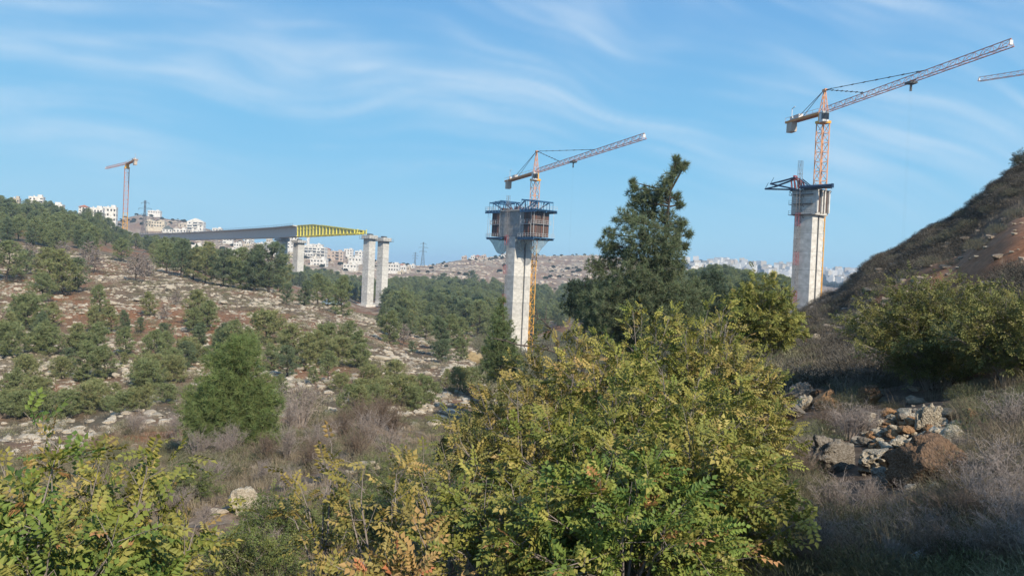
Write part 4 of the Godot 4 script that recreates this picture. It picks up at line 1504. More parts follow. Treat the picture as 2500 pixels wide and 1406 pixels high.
func pines() -> void:
	var green := Color(0.215, 0.25, 0.12)
	var deep := Color(0.150, 0.19, 0.11)
	var olive := Color(0.25, 0.265, 0.125)
	var protos := []
	protos.append(pine_proto(1, 6.0, 1.75, 0.10, 0.9, 680, green))
	protos.append(pine_proto(2, 6.0, 1.55, 0.06, 0.8, 680, green))
	protos.append(pine_proto(3, 6.0, 2.0, 0.16, 1.0, 680, deep))
	protos.append(pine_proto(4, 6.0, 1.8, 0.12, 0.7, 700, olive))
	protos.append(pine_proto(5, 6.0, 2.3, 0.22, 0.8, 740, green))
	protos.append(pine_proto(6, 6.0, 1.3, 0.08, 1.1, 600, deep))
	var round_p := []
	round_p.append(pine_proto(11, 3.0, 1.45, 0.14, 0.55, 600, green, 20, 0.28))
	round_p.append(pine_proto(12, 3.0, 1.6, 0.10, 0.6, 620, olive, 20, 0.28))
	var dead := [dead_proto(21, 5.0), dead_proto(22, 5.0)]

	# single pines on the stony slope: foot of the trunk and height in pixels of the photograph
	var slope := [[14, 690, 95], [120, 705, 95], [150, 720, 105], [180, 712, 80], [60, 672, 60], [100, 742, 70],
		[295, 640, 55], [440, 676, 90], [500, 694, 98], [545, 702, 92], [585, 708, 100], [620, 712, 112], [655, 716, 122], [682, 716, 90], [405, 668, 70], [470, 684, 75],
		[742, 748, 62], [775, 748, 75], [832, 772, 95], [800, 750, 60], [488, 800, 88], [505, 806, 70], [470, 812, 60], [700, 744, 50],
		[25, 832, 66], [95, 838, 74], [102, 820, 60], [55, 790, 55], [130, 800, 60], [225, 815, 66], [270, 812, 62], [300, 824, 66], [340, 815, 40], [190, 862, 70], [235, 880, 90], [165, 900, 50],
		[210, 935, 100], [255, 925, 80], [380, 905, 95], [400, 850, 60], [420, 920, 70], [340, 950, 70], [455, 905, 70], [480, 880, 90], [540, 885, 95], [575, 890, 105], [605, 880, 80],
		[720, 885, 90], [745, 905, 90], [770, 890, 80], [850, 868, 80], [870, 880, 72], [700, 925, 80], [660, 910, 70], [800, 930, 70], [690, 860, 55],
		[950, 840, 80], [975, 832, 80], [1000, 820, 60], [930, 800, 50], [985, 800, 90], [1070, 870, 95], [1095, 860, 90], [1120, 850, 70], [1005, 865, 30], [1080, 890, 60], [1125, 880, 55], [1050, 812, 70], [1130, 815, 80], [1165, 830, 90], [1190, 822, 95], [1215, 832, 110]]
	for e in slope:
		var at := hit(e[0], e[1], 30.0)
		if at == Vector3.ZERO:
			continue
		var D := -at.z
		var h: float = clampf(e[2] * D / F, 1.8, 11.0)
		var kind := rng.randi() % 6
		put_tree(protos[kind], "pine_tree", "%s %s pine %s" % ["tall" if h > 6.0 else ("small" if h < 3.6 else "middling"), PINE_LOOKS[kind], beside(e[0], e[1])], "pine tree", "pines on the stony slope", at, h * 1.08, 6.0, rng.randf_range(1.05, 1.4))
	for e in [[40, 1022, 68], [88, 1018, 66], [160, 1022, 70], [210, 1010, 75], [235, 985, 60], [20, 1000, 50], [330, 1005, 60], [300, 1010, 55], [265, 1005, 40], [78, 862, 52], [60, 905, 40], [405, 985, 50], [930, 985, 60], [985, 990, 75], [1035, 985, 70], [1010, 1000, 60], [880, 980, 55], [1120, 955, 60], [1150, 945, 50], [960, 940, 60], [905, 945, 55], [830, 955, 45]]:
		var at := hit(e[0], e[1], 25.0)
		if at == Vector3.ZERO:
			continue
		var h: float = clampf(e[2] * -at.z / F, 1.0, 5.0)
		put_tree(round_p[rng.randi() % 2], "young_pine", "low round young pine in the valley " + beside(e[0], e[1]), "young pine", "young pines low in the valley", at, h, 3.0, rng.randf_range(1.0, 1.3))
	for i in 74:
		var px := rng.randf_range(-10, 1130)
		var py := 1015.0 - 270.0 * pow(rng.randf(), 1.35)
		if py < 745 + px * 0.07:
			continue
		var at := hit(px, py, 28.0)
		if at == Vector3.ZERO or n_patch.get_noise_2d(at.x * 1.3, at.z * 1.3) < -0.18:
			continue
		var h := clampf(rng.randf_range(36, 86) * -at.z / F, 1.2, 4.6)
		var kind := rng.randi() % 4
		var words: String = ["upright green", "bushy green", "feathery olive", "dark leaning"][kind]
		put_tree([protos[0], round_p[0], round_p[1], protos[3]][kind], "young_pine", "%s young pine low in the valley %s" % [words, beside(px, py)], "young pine", "young pines low in the valley", at, h, 6.0 if kind % 3 == 0 else 3.0, rng.randf_range(0.95, 1.25))
	for e in [[68, 655, 62], [150, 660, 70], [95, 668, 60], [215, 655, 66], [228, 668, 60], [330, 688, 70], [352, 690, 62], [345, 672, 55], [430, 745, 36], [985, 845, 55], [800, 820, 50], [640, 775, 26], [400, 780, 38]]:
		var at := hit(e[0], e[1], 30.0)
		if at == Vector3.ZERO:
			continue
		put_tree(dead[rng.randi() % 2], "bare_tree", "bare grey leafless tree standing " + beside(e[0], e[1]), "bare tree", "bare grey trees on the slope", at, e[2] * -at.z / F, 5.0, 1.25)

	# the woods: band of distances and columns, filled evenly, each tree its own
	var woods := [
		["pine of the dense wood on the ridge under the white houses", "pines of the ridge wood", -10, 300, 215, 440, 44, 7.0],
		["pine in the wood that screens the grey deck", "pines in front of the deck", 290, 700, 215, 430, 34, 6.6],
		["pine in the valley wood behind the slender piers", "pines of the valley wood", 700, 960, 430, 640, 24, 8.0],
		["pine of the dark wood filling the valley beside the netted pier", "pines beside the netted pier", 945, 1235, 230, 600, 44, 8.5],
		["pine of the wood below the rocky hill", "pines below the rocky hill", 1290, 1640, 330, 640, 32, 8.5],
		["pine of the hazy wood before the distant town", "pines before the distant town", 1640, 1940, 235, 400, 32, 8.0]]
	for wd in woods:
		for i in wd[6]:
			var px := rng.randf_range(wd[2], wd[3])
			var D := sqrt(rng.randf_range(wd[4] * wd[4], wd[5] * wd[5]))
			var x := (px - 1250.0) / F * D
			var at := G(x, -D)
			var kind: int = [0, 1, 2, 2, 5, 4, 3][rng.randi() % 7]
			put_tree(protos[kind], "pine_tree", PINE_LOOKS[kind] + " " + wd[0], "pine tree", wd[1], at, wd[7] * rng.randf_range(0.7, 1.25), 6.0, rng.randf_range(0.95, 1.35))
	for e in [[18, 500, 300, 8.5], [58, 500, 310, 8.0], [1080, 690, 620, 11], [1150, 695, 640, 12], [1160, 690, 660, 9], [1740, 690, 330, 10], [1772, 690, 335, 10], [1795, 695, 330, 9]]:
		var at := G((e[0] - 1250.0) / F * e[2], -e[2])
		put_tree(protos[2], "pine_tree", "taller dark pine standing out above the woods", "pine tree", "tall dark pines above the woods", at, e[3], 6.0, 1.2)
	# the rest of the woods reads as one mass
	var mass := []
	for wd in woods:
		var more: int = {-10: 120, 290: 60, 700: 170, 945: 330, 1290: 260, 1640: 170}[wd[2]]
		for i in more:
			var px := rng.randf_range(wd[2], wd[3])
			var D := sqrt(rng.randf_range(wd[4] * wd[4] * 1.1, wd[5] * wd[5] * 1.05))
			mass.append([G((px - 1250.0) / F * D, -D), wd[7] * rng.randf_range(0.7, 1.2)])
	for v in 3:
		var src: Node3D = protos[[2, 0, 4][v]]
		for pn in 2:
			var wm := MultiMesh.new()
			wm.transform_format = MultiMesh.TRANSFORM_3D
			wm.mesh = src.get_child(pn).mesh
			var mine := []
			for i in mass.size():
				if i % 3 == v:
					mine.append(mass[i])
			wm.instance_count = mine.size()
			for i in mine.size():
				var s: float = mine[i][1] / 6.0
				wm.set_instance_transform(i, Transform3D(Basis(Vector3.UP, i * 2.39).scaled(Vector3(s * 1.15, s, s * 1.15)), mine[i][0]))
			var wi := MultiMeshInstance3D.new()
			wi.multimesh = wm
			wi.material_override = M.bark if pn == 0 else M.needles
			wi.name = numbered("pine_wood", self)
			add_child(wi)
			tag(wi, ["trunks" , "crowns"][pn] + [" of the dark pine wood massed in the valley", " of the green pine wood massed in the valley", " of the broad pine wood massed in the valley"][v], "pine wood")
			wi.set_meta("kind", "stuff")
	# trees that read as one mass: dots of scrub on the far hills
	var mm := MultiMesh.new()
	mm.transform_format = MultiMesh.TRANSFORM_3D
	mm.use_colors = true
	var mb := MB.new()
	var rg := RandomNumberGenerator.new()
	rg.seed = 6
	for i in 60:
		var d := Vector3(rg.randfn(), absf(rg.randfn()), rg.randfn()).normalized()
		puff(mb, d * 0.42 + Vector3(0, 0.35, 0), 0.42, 6, Color(1, 1, 1), d, rg, 0.25)
	mm.mesh = mb.done()
	var ts := []
	for i in 1500:
		var D := sqrt(rng.randf_range(480.0 * 480.0, 1150.0 * 1150.0))
		var a := rng.randf_range(-0.62, 0.36)
		if n_patch.get_noise_2d(a * D * 0.2, D * 0.2) < rng.randf_range(-0.1, 0.5):
			continue
		ts.append([G(a * D, -D), rng.randf_range(1.2, 4.5)])
	for i in 900:
		var D := rng.randf_range(1300.0, 2750.0)
		var a := rng.randf_range(0.15, 0.45)
		ts.append([G(a * D, -D), rng.randf_range(5.0, 10.0)])
	mm.instance_count = ts.size()
	for i in ts.size():
		var s: float = ts[i][1]
		mm.set_instance_transform(i, Transform3D(Basis(Vector3.UP, rng.randf() * TAU).scaled(Vector3(s, s * 0.8, s)), ts[i][0]))
		mm.set_instance_color(i, Color(0.07, 0.085, 0.05) * rng.randf_range(0.7, 1.3))
	var far := MultiMeshInstance3D.new()
	far.multimesh = mm
	far.material_override = M.needles
	far.name = "distant_scrub"
	add_child(far)
	tag(far, "dark scrub and trees dotted over the far hills", "scrub")
	far.set_meta("kind", "stuff")
	near_pines()


func lobed_tree(label: String, foot: Vector3, trunk_top: Vector3, lobes: Array, base: Color, sd: int, dens: float, pr: float, k: int, wd: float) -> void:
	# lobes: centre (world) and radius; limbs run from the trunk to each
	var rg := RandomNumberGenerator.new()
	rg.seed = sd
	var t := thing("pine_tree", label, "pine tree", foot)
	var wood := MB.new()
	var crown := MB.new()
	var h := trunk_top.y - foot.y
	var axis := trunk_top - foot
	wood.tube(PackedVector3Array([Vector3(0, -0.3, 0), axis * 0.35, axis * 0.7 + Vector3(0.1, 0, 0), axis]), PackedFloat32Array([h * 0.02, h * 0.015, h * 0.009, 0.02]), 7)
	for e in lobes:
		var c: Vector3 = e[0] - foot
		var r: float = e[1]
		var f := clampf((c.y - r * 0.6) / h, 0.05, 0.95)
		wood.tube(PackedVector3Array([axis * f, (axis * f).lerp(c, 0.6), c]), PackedFloat32Array([h * 0.005, h * 0.003, 0.01]), 5)
		var np := int(dens * r * r) + 16
		for i in np:
			var d := Vector3(rg.randfn(), rg.randfn(), rg.randfn()).normalized()
			var q := c + d * r * 1.12 * pow(rg.randf(), 0.5) * Vector3(1.0, 0.9, 1.0)
			if i % 7 == 0:
				wood.tube(PackedVector3Array([c.lerp(axis * f, 0.3), q]), PackedFloat32Array([0.014, 0.005]), 3)
			puff(crown, q, pr * rg.randf_range(0.7, 1.3), k, base, d * 0.4 + Vector3(0, 0.25, 0), rg, wd)
	obj("trunk", wood.done(), M.bark, t)
	obj("crown", crown.done(), M.needles, t)


func near_pines() -> void:
	# the tall pine whose top leans over to the right, behind the bushes
	var D := 40.0
	var L := []
	for e in [[1500, 700, 56], [1455, 650, 26], [1560, 700, 70], [1620, 690, 56], [1580, 640, 58], [1520, 620, 46], [1635, 640, 42], [1570, 580, 50], [1620, 590, 42], [1492, 572, 16], [1486, 598, 24], [1530, 535, 32], [1585, 520, 44], [1630, 535, 30], [1552, 488, 24], [1592, 478, 32], [1622, 480, 24], [1618, 455, 18], [1634, 436, 15], [1646, 420, 12], [1655, 405, 9], [1652, 390, 7], [1667, 412, 8], [1674, 402, 6], [1548, 460, 9], [1545, 444, 6], [1662, 500, 11], [1655, 480, 8], [1668, 545, 11], [1682, 574, 9], [1660, 560, 13], [1672, 602, 9], [1650, 590, 14], [1640, 745, 66], [1560, 755, 76], [1480, 750, 56], [1700, 705, 28], [1690, 740, 46], [1430, 735, 24], [1520, 800, 70], [1600, 800, 70], [1660, 790, 60], [1450, 790, 46], [1560, 830, 60]]:
		var r: float = e[2] * D / F
		L.append([P(e[0], e[1], D + rng.randf_range(-1.2, 1.2) * minf(1.0, r)), r])
	var ft := G(P(1575, 800, D).x, -D)
	lobed_tree("large dark pine with its top leaning over behind the yellowing bushes", ft, P(1640, 440, D), L, Color(0.140, 0.172, 0.098), 51, 225.0, 0.26, 22, 0.044)
	# the bright bushy pine at the valley bottom, left of centre
	D = 33.0
	L = []
	for e in [[560, 1000, 80], [510, 1030, 55], [610, 1020, 60], [560, 930, 62], [500, 960, 45], [620, 950, 50], [590, 880, 46], [540, 880, 40], [605, 845, 30], [575, 840, 24], [480, 1060, 40], [640, 1060, 44], [560, 1070, 60], [470, 1000, 36], [655, 990, 34]]:
		var r: float = e[2] * D / F
		L.append([P(e[0], e[1], D + rng.randf_range(-0.8, 0.8)), r])
	ft = G(P(560, 1100, D).x, -D)
	lobed_tree("bright green bushy pine rising from the grey scrub near the white boulder", ft, P(575, 850, D), L, Color(0.165, 0.215, 0.08), 52, 420.0, 0.27, 24, 0.026)
	# the light pine in front of the netted pier
	D = 62.0
	L = []
	for e in [[1222, 760, 16], [1215, 785, 22], [1230, 800, 24], [1215, 820, 26], [1235, 840, 30], [1205, 850, 26], [1225, 870, 34], [1195, 880, 20], [1225, 735, 8], [1250, 880, 26], [1185, 855, 8], [1200, 905, 30], [1250, 910, 30]]:
		L.append([P(e[0], e[1], D + rng.randf_range(-0.6, 0.6)), e[2] * D / F])
	ft = G(P(1226, 910, D).x, -D)
	lobed_tree("slim light green pine just before the shaded face of the netted pier", ft, P(1228, 725, D), L, Color(0.15, 0.195, 0.085), 53, 190.0, 0.28, 20, 0.05)
	# unseen pine added behind the viewpoint, right, to shade the brush below the stones
	L = []
	for e in [[8.6, 4.6, 3.2, 1.3], [7.7, 5.4, 3.0, 1.1], [9.4, 5.2, 3.8, 1.2], [8.4, 6.2, 3.4, 1.1], [9.0, 3.6, 2.6, 1.0], [7.8, 4.0, 3.9, 0.9], [10.2, 4.6, 4.2, 1.0]]:
		L.append([Vector3(e[0] + 0.5, e[1], e[2] + 2.2), e[3]])
	lobed_tree("unseen pine added to shade the brush below the brown slab", G(9.2, 5.5), Vector3(9.1, 6.8, 5.6), L, Color(0.125, 0.155, 0.088), 57, 170.0, 0.26, 18, 0.045)
	# dark pine beside the big one
	D = 52.0
	L = []
	for e in [[1420, 720, 34], [1400, 745, 32], [1435, 755, 40], [1400, 700, 20], [1450, 700, 30], [1725, 700, 46], [1720, 750, 50], [1760, 740, 44], [1740, 680, 26]]:
		L.append([P(e[0], e[1], D + rng.randf_range(-0.8, 0.8)), e[2] * D / F])
	ft = G(P(1430, 800, D).x, -D)
	lobed_tree("dark green pine half hidden behind the leaning pine", ft, P(1428, 690, D), L.slice(0, 5), Color(0.05, 0.075, 0.05), 54, 190.0, 0.28, 20, 0.05)
	ft = G(P(1735, 800, D).x, -D)
	lobed_tree("blue green pine between the leaning pine and the yellowish shrub", ft, P(1738, 665, D), L.slice(5, 9), Color(0.075, 0.105, 0.07), 55, 190.0, 0.28, 20, 0.05)


# ---------------------------------------------------------------- rocks
func rock_mesh(sd: int, sub: int, flatness := 0.7, rough := 0.28, smooth := true) -> ArrayMesh:
	var nz := FastNoiseLite.new()
	nz.seed = sd
	nz.frequency = 0.9
	nz.fractal_octaves = 4
	var rg := RandomNumberGenerator.new()
	rg.seed = sd
	var g := (1.0 + sqrt(5.0)) / 2.0
	var v := [Vector3(-1, g, 0), Vector3(1, g, 0), Vector3(-1, -g, 0), Vector3(1, -g, 0), Vector3(0, -1, g), Vector3(0, 1, g), Vector3(0, -1, -g), Vector3(0, 1, -g), Vector3(g, 0, -1), Vector3(g, 0, 1), Vector3(-g, 0, -1), Vector3(-g, 0, 1)]
	for i in 12:
		v[i] = v[i].normalized()
	var f := [[0, 11, 5], [0, 5, 1], [0, 1, 7], [0, 7, 10], [0, 10, 11], [1, 5, 9], [5, 11, 4], [11, 10, 2], [10, 7, 6], [7, 1, 8], [3, 9, 4], [3, 4, 2], [3, 2, 6], [3, 6, 8], [3, 8, 9], [4, 9, 5], [2, 4, 11], [6, 2, 10], [8, 6, 7], [9, 8, 1]]
	for s in sub:
		var mid := {}
		var nf := []
		for t in f:
			var m := []
			for k in 3:
				var a: int = t[k]
				var b: int = t[(k + 1) % 3]
				var key := mini(a, b) * 100000 + maxi(a, b)
				if not mid.has(key):
					mid[key] = v.size()
					v.append(((v[a] + v[b]) / 2.0).normalized())
				m.append(mid[key])
			nf.append([t[0], m[0], m[2]]); nf.append([t[1], m[1], m[0]]); nf.append([t[2], m[2], m[1]]); nf.append([m[0], m[1], m[2]])
		f = nf
	var cuts := []
	for i in 9:
		cuts.append([Vector3(rg.randfn(), rg.randfn() * 0.8, rg.randfn()).normalized(), rg.randf_range(0.55, 0.9)])
	var p := PackedVector3Array()
	for q in v:
		var d: Vector3 = q
		var r := 1.0 + nz.get_noise_3dv(d * 1.4) * rough * 2.0 + nz.get_noise_3dv(d * 5.0) * rough * 0.6
		d *= r
		for c in cuts:
			var over: float = d.dot(c[0]) - c[1]
			if over > 0.0:
				d -= c[0] * over * 0.85
		p.append(Vector3(d.x, d.y * flatness, d.z))
	var nm := PackedVector3Array()
	nm.resize(p.size())
	for t in f:
		var n: Vector3 = (p[t[1]] - p[t[0]]).cross(p[t[2]] - p[t[0]])
		for k in 3:
			nm[t[k]] += n
	var mb := MB.new()
	for t in f:
		if smooth:
			mb.tri_n(p[t[0]], p[t[1]], p[t[2]], nm[t[0]].normalized(), nm[t[1]].normalized(), nm[t[2]].normalized())
		else:
			mb.tri(p[t[0]], p[t[1]], p[t[2]])
	return mb.done()


func put_rock(called: String, label: String, cat: String, group: String, mesh: Mesh, m: Material, at: Vector3, size: Vector3, turn: float, sink := 0.3, tilt := 0.0) -> void:
	var o := obj(called, mesh, m)
	tag(o, label, cat, group)
	o.transform = Transform3D(Basis(Vector3.UP, turn) * Basis(Vector3.FORWARD, tilt) * Basis.from_scale(size), at + Vector3(0, size.y * (0.7 - sink), 0))


func boulder(label: String, px: float, py: float, wpx: float, hpx: float, m: Material, sd: int, turn := 0.0, D := 0.0) -> void:
	# px, py: where the stone meets the ground
	var at := hit(px, py) if D == 0.0 else G(P(px, py, D).x, -D)
	var k := -at.z / F
	put_rock("boulder", label, "boulder", "", rock_mesh(sd, 4, 0.85, 0.30), m, at, Vector3(wpx * k * 0.56, hpx * k * 0.68, wpx * k * 0.5), turn, 0.10)


func rocks() -> void:
	boulder("large bright cream boulder lying in grey scrub", 593, 1252, 86, 62, M.pale_stone, 143, 0.7)
	boulder("pale flat boulder behind twigs beyond the cream boulder", 890, 1152, 66, 26, M.limestone, 102)
	boulder("half buried pale rock near the flat boulder", 800, 1172, 40, 32, M.limestone, 103)
	boulder("low cream rock right of the large cream boulder", 725, 1250, 56, 36, M.limestone, 104, 0.4)
	boulder("cream rock at the bottom edge between the leafy shrubs", 435, 1392, 56, 58, M.limestone, 105)
	boulder("cream boulder lying before the tall bare headed pier", 1945, 796, 20, 15, M.limestone, 106)
	# the tumbled stones on the right
	boulder("big brown slab of rock below the heap of stones", 2275, 1184, 190, 112, M.brown_stone, 111, 0.2)
	boulder("rounded cream and grey boulder left of the brown slab", 2142, 1150, 88, 66, M.limestone, 112, 0.9)
	boulder("pitted grey boulder half sunk in dry brush", 2035, 1150, 108, 86, M.grey_stone, 113, 0.3)
	boulder("upright jagged stone crowning the heap", 2262, 1066, 66, 78, M.limestone, 114, 1.2)
	boulder("cream and rust boulder on the far stone wall", 2020, 1000, 72, 44, M.rust_stone, 115, 0.1)
	boulder("jagged grey boulder on the far stone wall", 1955, 985, 60, 50, M.grey_stone, 116, 0.6)
	boulder("cream stone under the jagged grey boulder", 1965, 1005, 46, 40, M.limestone, 117, 0.6)
	boulder("dark shaded boulder at the bottom of the far stone wall", 1935, 1020, 60, 36, M.grey_stone, 118, 0.5)
	boulder("rusty dark stone behind the rust boulder", 2010, 975, 56, 30, M.brown_stone, 119, 0.5)
	boulder("long dark boulder under the shrub behind the wall", 1985, 945, 100, 40, M.grey_stone, 120, 0.1)
	boulder("brown shaded rock in the hollow below the olive shrub", 2120, 985, 52, 44, M.brown_stone, 121, 0.3)
	boulder("grey stone lying below the brown slab", 2160, 1190, 60, 46, M.grey_stone, 122, 0.3)
	boulder("pale broken rock beneath the brown slab's right end", 2290, 1215, 60, 40, M.limestone, 123, 0.8)
	boulder("small cream stone under the left end of the brown slab", 2225, 1200, 26, 20, M.pale_stone, 124, 0.8)
	boulder("reddish flat rock in the brush by the olive shrub", 2370, 1030, 50, 30, M.rust_stone, 125, 0.8)
	boulder("pale split rock on the hill's crest", 2372, 492, 26, 10, M.limestone, 126, 0.2)
	boulder("small pointed stone standing on the hill's crest", 2383, 476, 8, 10, M.pale_stone, 127, 0.2)
	boulder("cream rock beside the rusty fence post", 1990, 836, 26, 20, M.limestone, 128, 0.2)
	boulder("pale pointed rock left of the rusty fence post", 1962, 838, 24, 16, M.pale_stone, 129, 0.2)
	# yellow cut bank in the ravine
	var cl := hit(1158, 884, 30.0)
	put_rock("earth_bank", "yellow broken rock face in the ravine below the netted pier", "rock face", "", rock_mesh(131, 3, 1.0, 0.5, false), M.yellow_stone, cl, Vector3(26, 15, 14) * (-cl.z / F), 0.4, 0.35)
	cl = hit(1182, 872, 30.0)
	put_rock("earth_bank", "darker rock shoulder beside the yellow rock face", "rock face", "", rock_mesh(132, 3, 1.0, 0.5, false), M.brown_stone, cl, Vector3(18, 20, 14) * (-cl.z / F), 1.4, 0.5)
	# heap of picked stones
	var stones := []
	for i in 6:
		stones.append(rock_mesh(200 + i, 2, 0.8, 0.26))
	for i in 130:
		var px := rng.randf_range(2105, 2335)
		var py := rng.randf_range(1018, 1104)
		var at := hit(px, py)
		var s := rng.randf_range(0.03, 0.085) * (1.5 if i % 8 == 0 else 1.0)
		var up := 0.20 * exp(-pow((px - 2215.0) / 75.0, 2.0) - pow((py - 1060.0) / 34.0, 2.0))
		put_rock("heap_stone", "cream fist sized stone in the heap above the brown slab", "stone", "stones of the heap", stones[i % 6], [M.limestone, M.pale_stone, M.limestone, M.rust_stone, M.grey_stone][rng.randi() % 5], at + Vector3(0, up * rng.randf(), 0), Vector3(s * rng.randf_range(1.0, 1.5), s, s * rng.randf_range(0.9, 1.3)), rng.randf() * TAU, 0.15)
	# white rocks on the stony slope: the largest as rocks of their own
	var low := []
	for i in 6:
		low.append(rock_mesh(300 + i, 2, 0.6, 0.34, false))
	for e in [[415, 710, 26, 16], [336, 735, 24, 11], [280, 772, 16, 12], [275, 745, 18, 10], [85, 912, 32, 20], [116, 918, 20, 14], [50, 912, 34, 14], [135, 895, 26, 16], [285, 890, 26, 12], [280, 922, 20, 14], [95, 950, 34, 12], [250, 955, 24, 9], [775, 795, 14, 12], [545, 742, 22, 12], [620, 745, 20, 10], [40, 712, 20, 12], [76, 690, 8, 8], [470, 875, 12, 10], [100, 745, 20, 9], [820, 850, 14, 10], [245, 800, 18, 10], [930, 880, 46, 18], [560, 880, 20, 8]]:
		var at := hit(e[0], e[1], 40.0)
		var k := -at.z / F
		put_rock("slope_boulder", "large white boulder bedded in the far slope " + beside(e[0], e[1]), "boulder", "large white boulders on the slope", low[rng.randi() % 6], M.pale_stone, at, Vector3(e[2] * k * 0.55, e[3] * k * 0.75, e[2] * k * 0.45), rng.randf() * 0.6, 0.25)
	for i in 250:
		var px := rng.randf_range(-10, 1040)
		var py := 690.0 + pow(rng.randf(), 0.8) * 330.0
		if py < 690 + (px - 300) * 0.18:
			py += 60.0
		var at := hit(px, py, 40.0, 260.0)
		if at == Vector3.ZERO:
			continue
		var k := -at.z / F
		var w := 5.0 + 9.0 * pow(rng.randf(), 2.0)
		put_rock("slope_rock", "%s limestone rock on the stony slope %s" % ["small white" if w < 9 else "middling white", beside(px, py)], "rock", "white rocks on the slope", low[i % 6], [M.limestone, M.pale_stone, M.limestone][i % 3], at, Vector3(w * k * 0.5, w * k * rng.randf_range(0.35, 0.65), w * k * 0.42), rng.randf_range(-0.6, 0.6), 0.25)
	# the countless smaller ones
	scatter_rocks("scree", "pale loose stones strewn over the valley slopes", low, 48000, func(r: RandomNumberGenerator) -> Array:
		var D := sqrt(r.randf_range(48.0 * 48.0, 235.0 * 235.0))
		var a := r.randf_range(-0.68, 0.10)
		var x := a * D
		var dens := n_patch.get_noise_2d(x * 2.2 + 50.0, D * 2.2) + 0.5 * n_patch.get_noise_2d(x * 0.6 + 9.0, D * 0.6)
		if dens < r.randf_range(-0.30, 0.30):
			return []
		return [x, -D, pow(r.randf(), 2.8) * 0.40 + 0.06, Color(0.62, 0.57, 0.48)])
	# broken ledges of bedrock that follow the contours of the slope
	var chain := []
	var cr := RandomNumberGenerator.new()
	cr.seed = 88
	for i in 120:
		var D := sqrt(cr.randf_range(60.0 * 60.0, 225.0 * 225.0))
		var p := Vector2(cr.randf_range(-0.64, 0.02) * D, -D)
		var k := cr.randi_range(8, 34)
		var big := cr.randf_range(0.18, 0.42)
		for j in k:
			var gx := H0(p.x + 1.0, p.y) - H0(p.x - 1.0, p.y)
			var gz := H0(p.x, p.y + 1.0) - H0(p.x, p.y - 1.0)
			var along := Vector2(-gz, gx).normalized()
			p += along * big * cr.randf_range(1.0, 2.6) + Vector2(cr.randfn(), cr.randfn()) * big * 0.5
			chain.append([p.x, p.y, big * cr.randf_range(0.5, 1.5), Color(0.62, 0.57, 0.48)])
	scatter_rocks("rock_ledge", "broken pale ledges of bedrock along the valley slope", low, chain.size(), func(_r: RandomNumberGenerator) -> Array:
		return chain.pop_back())
	scatter_rocks("ledge_rock", "pale rock ledges banding the far rocky hill", low, 10000, func(r: RandomNumberGenerator) -> Array:
		var D := sqrt(r.randf_range(620.0 * 620.0, 1075.0 * 1075.0))
		var a := r.randf_range(-0.42, 0.22)
		var x := a * D
		if n_patch.get_noise_2d(x * 0.25, H(x, -D) * 6.0) < r.randf_range(-0.25, 0.35):
			return []
		return [x, -D, r.randf_range(0.6, 2.4), Color(0.66, 0.59, 0.50)])
	scatter_rocks("hill_stone", "stones showing between the dark scrub of the right hillside", low, 1500, func(r: RandomNumberGenerator) -> Array:
		var D := sqrt(r.randf_range(18.0 * 18.0, 75.0 * 75.0))
		var a := r.randf_range(0.32, 0.66)
		if n_patch.get_noise_2d(a * D * 2.0, D * 2.0) < r.randf_range(-0.3, 0.4):
			return []
		return [a * D, -D, pow(r.randf(), 2.5) * 0.34 + 0.05, Color(0.36, 0.31, 0.26)])
	scatter_rocks("ground_stone", "small stones scattered on the near ground", low, 1400, func(r: RandomNumberGenerator) -> Array:
		var D := sqrt(r.randf_range(4.0 * 4.0, 40.0 * 40.0))
		var a := r.randf_range(-0.6, 0.6)
		return [a * D, -D, pow(r.randf(), 3.0) * 0.16 + 0.025, Color(0.42, 0.37, 0.30)])


func scatter_rocks(called: String, label: String, meshes: Array, count: int, pick: Callable) -> void:
	var r := RandomNumberGenerator.new()
	r.seed = count
	var items := []
	for i in count:
		var e: Array = pick.call(r)
		if e.size():
			items.append(e)
	for v in 2:
		var mine := []
		for i in items.size():
			if i % 2 == v:
				mine.append(items[i])
		var mm := MultiMesh.new()
		mm.transform_format = MultiMesh.TRANSFORM_3D
		mm.use_colors = true
		mm.mesh = rock_mesh(400 + v, 1, 0.55, 0.4, false)
		mm.instance_count = mine.size()
		for i in mine.size():
			var e: Array = mine[i]
			var s: float = e[2]
			var at := G(e[0], e[1])
			mm.set_instance_transform(i, Transform3D(Basis(Vector3.UP, r.randf_range(-0.7, 0.7)) * Basis.from_scale(Vector3(s * r.randf_range(0.8, 1.5), s * r.randf_range(0.6, 1.3), s * r.randf_range(0.7, 1.1))), at + Vector3(0, s * 0.12, 0)))
			var c: Color = e[3] * r.randf_range(0.8, 1.3)
			mm.set_instance_color(i, c)
		var o := MultiMeshInstance3D.new()
		o.multimesh = mm
		o.material_override = M.slope_rock
		o.name = numbered(called, self)
		add_child(o)
		tag(o, label + ("" if v == 0 else ", flatter kind"), "stones")
		o.set_meta("kind", "stuff")


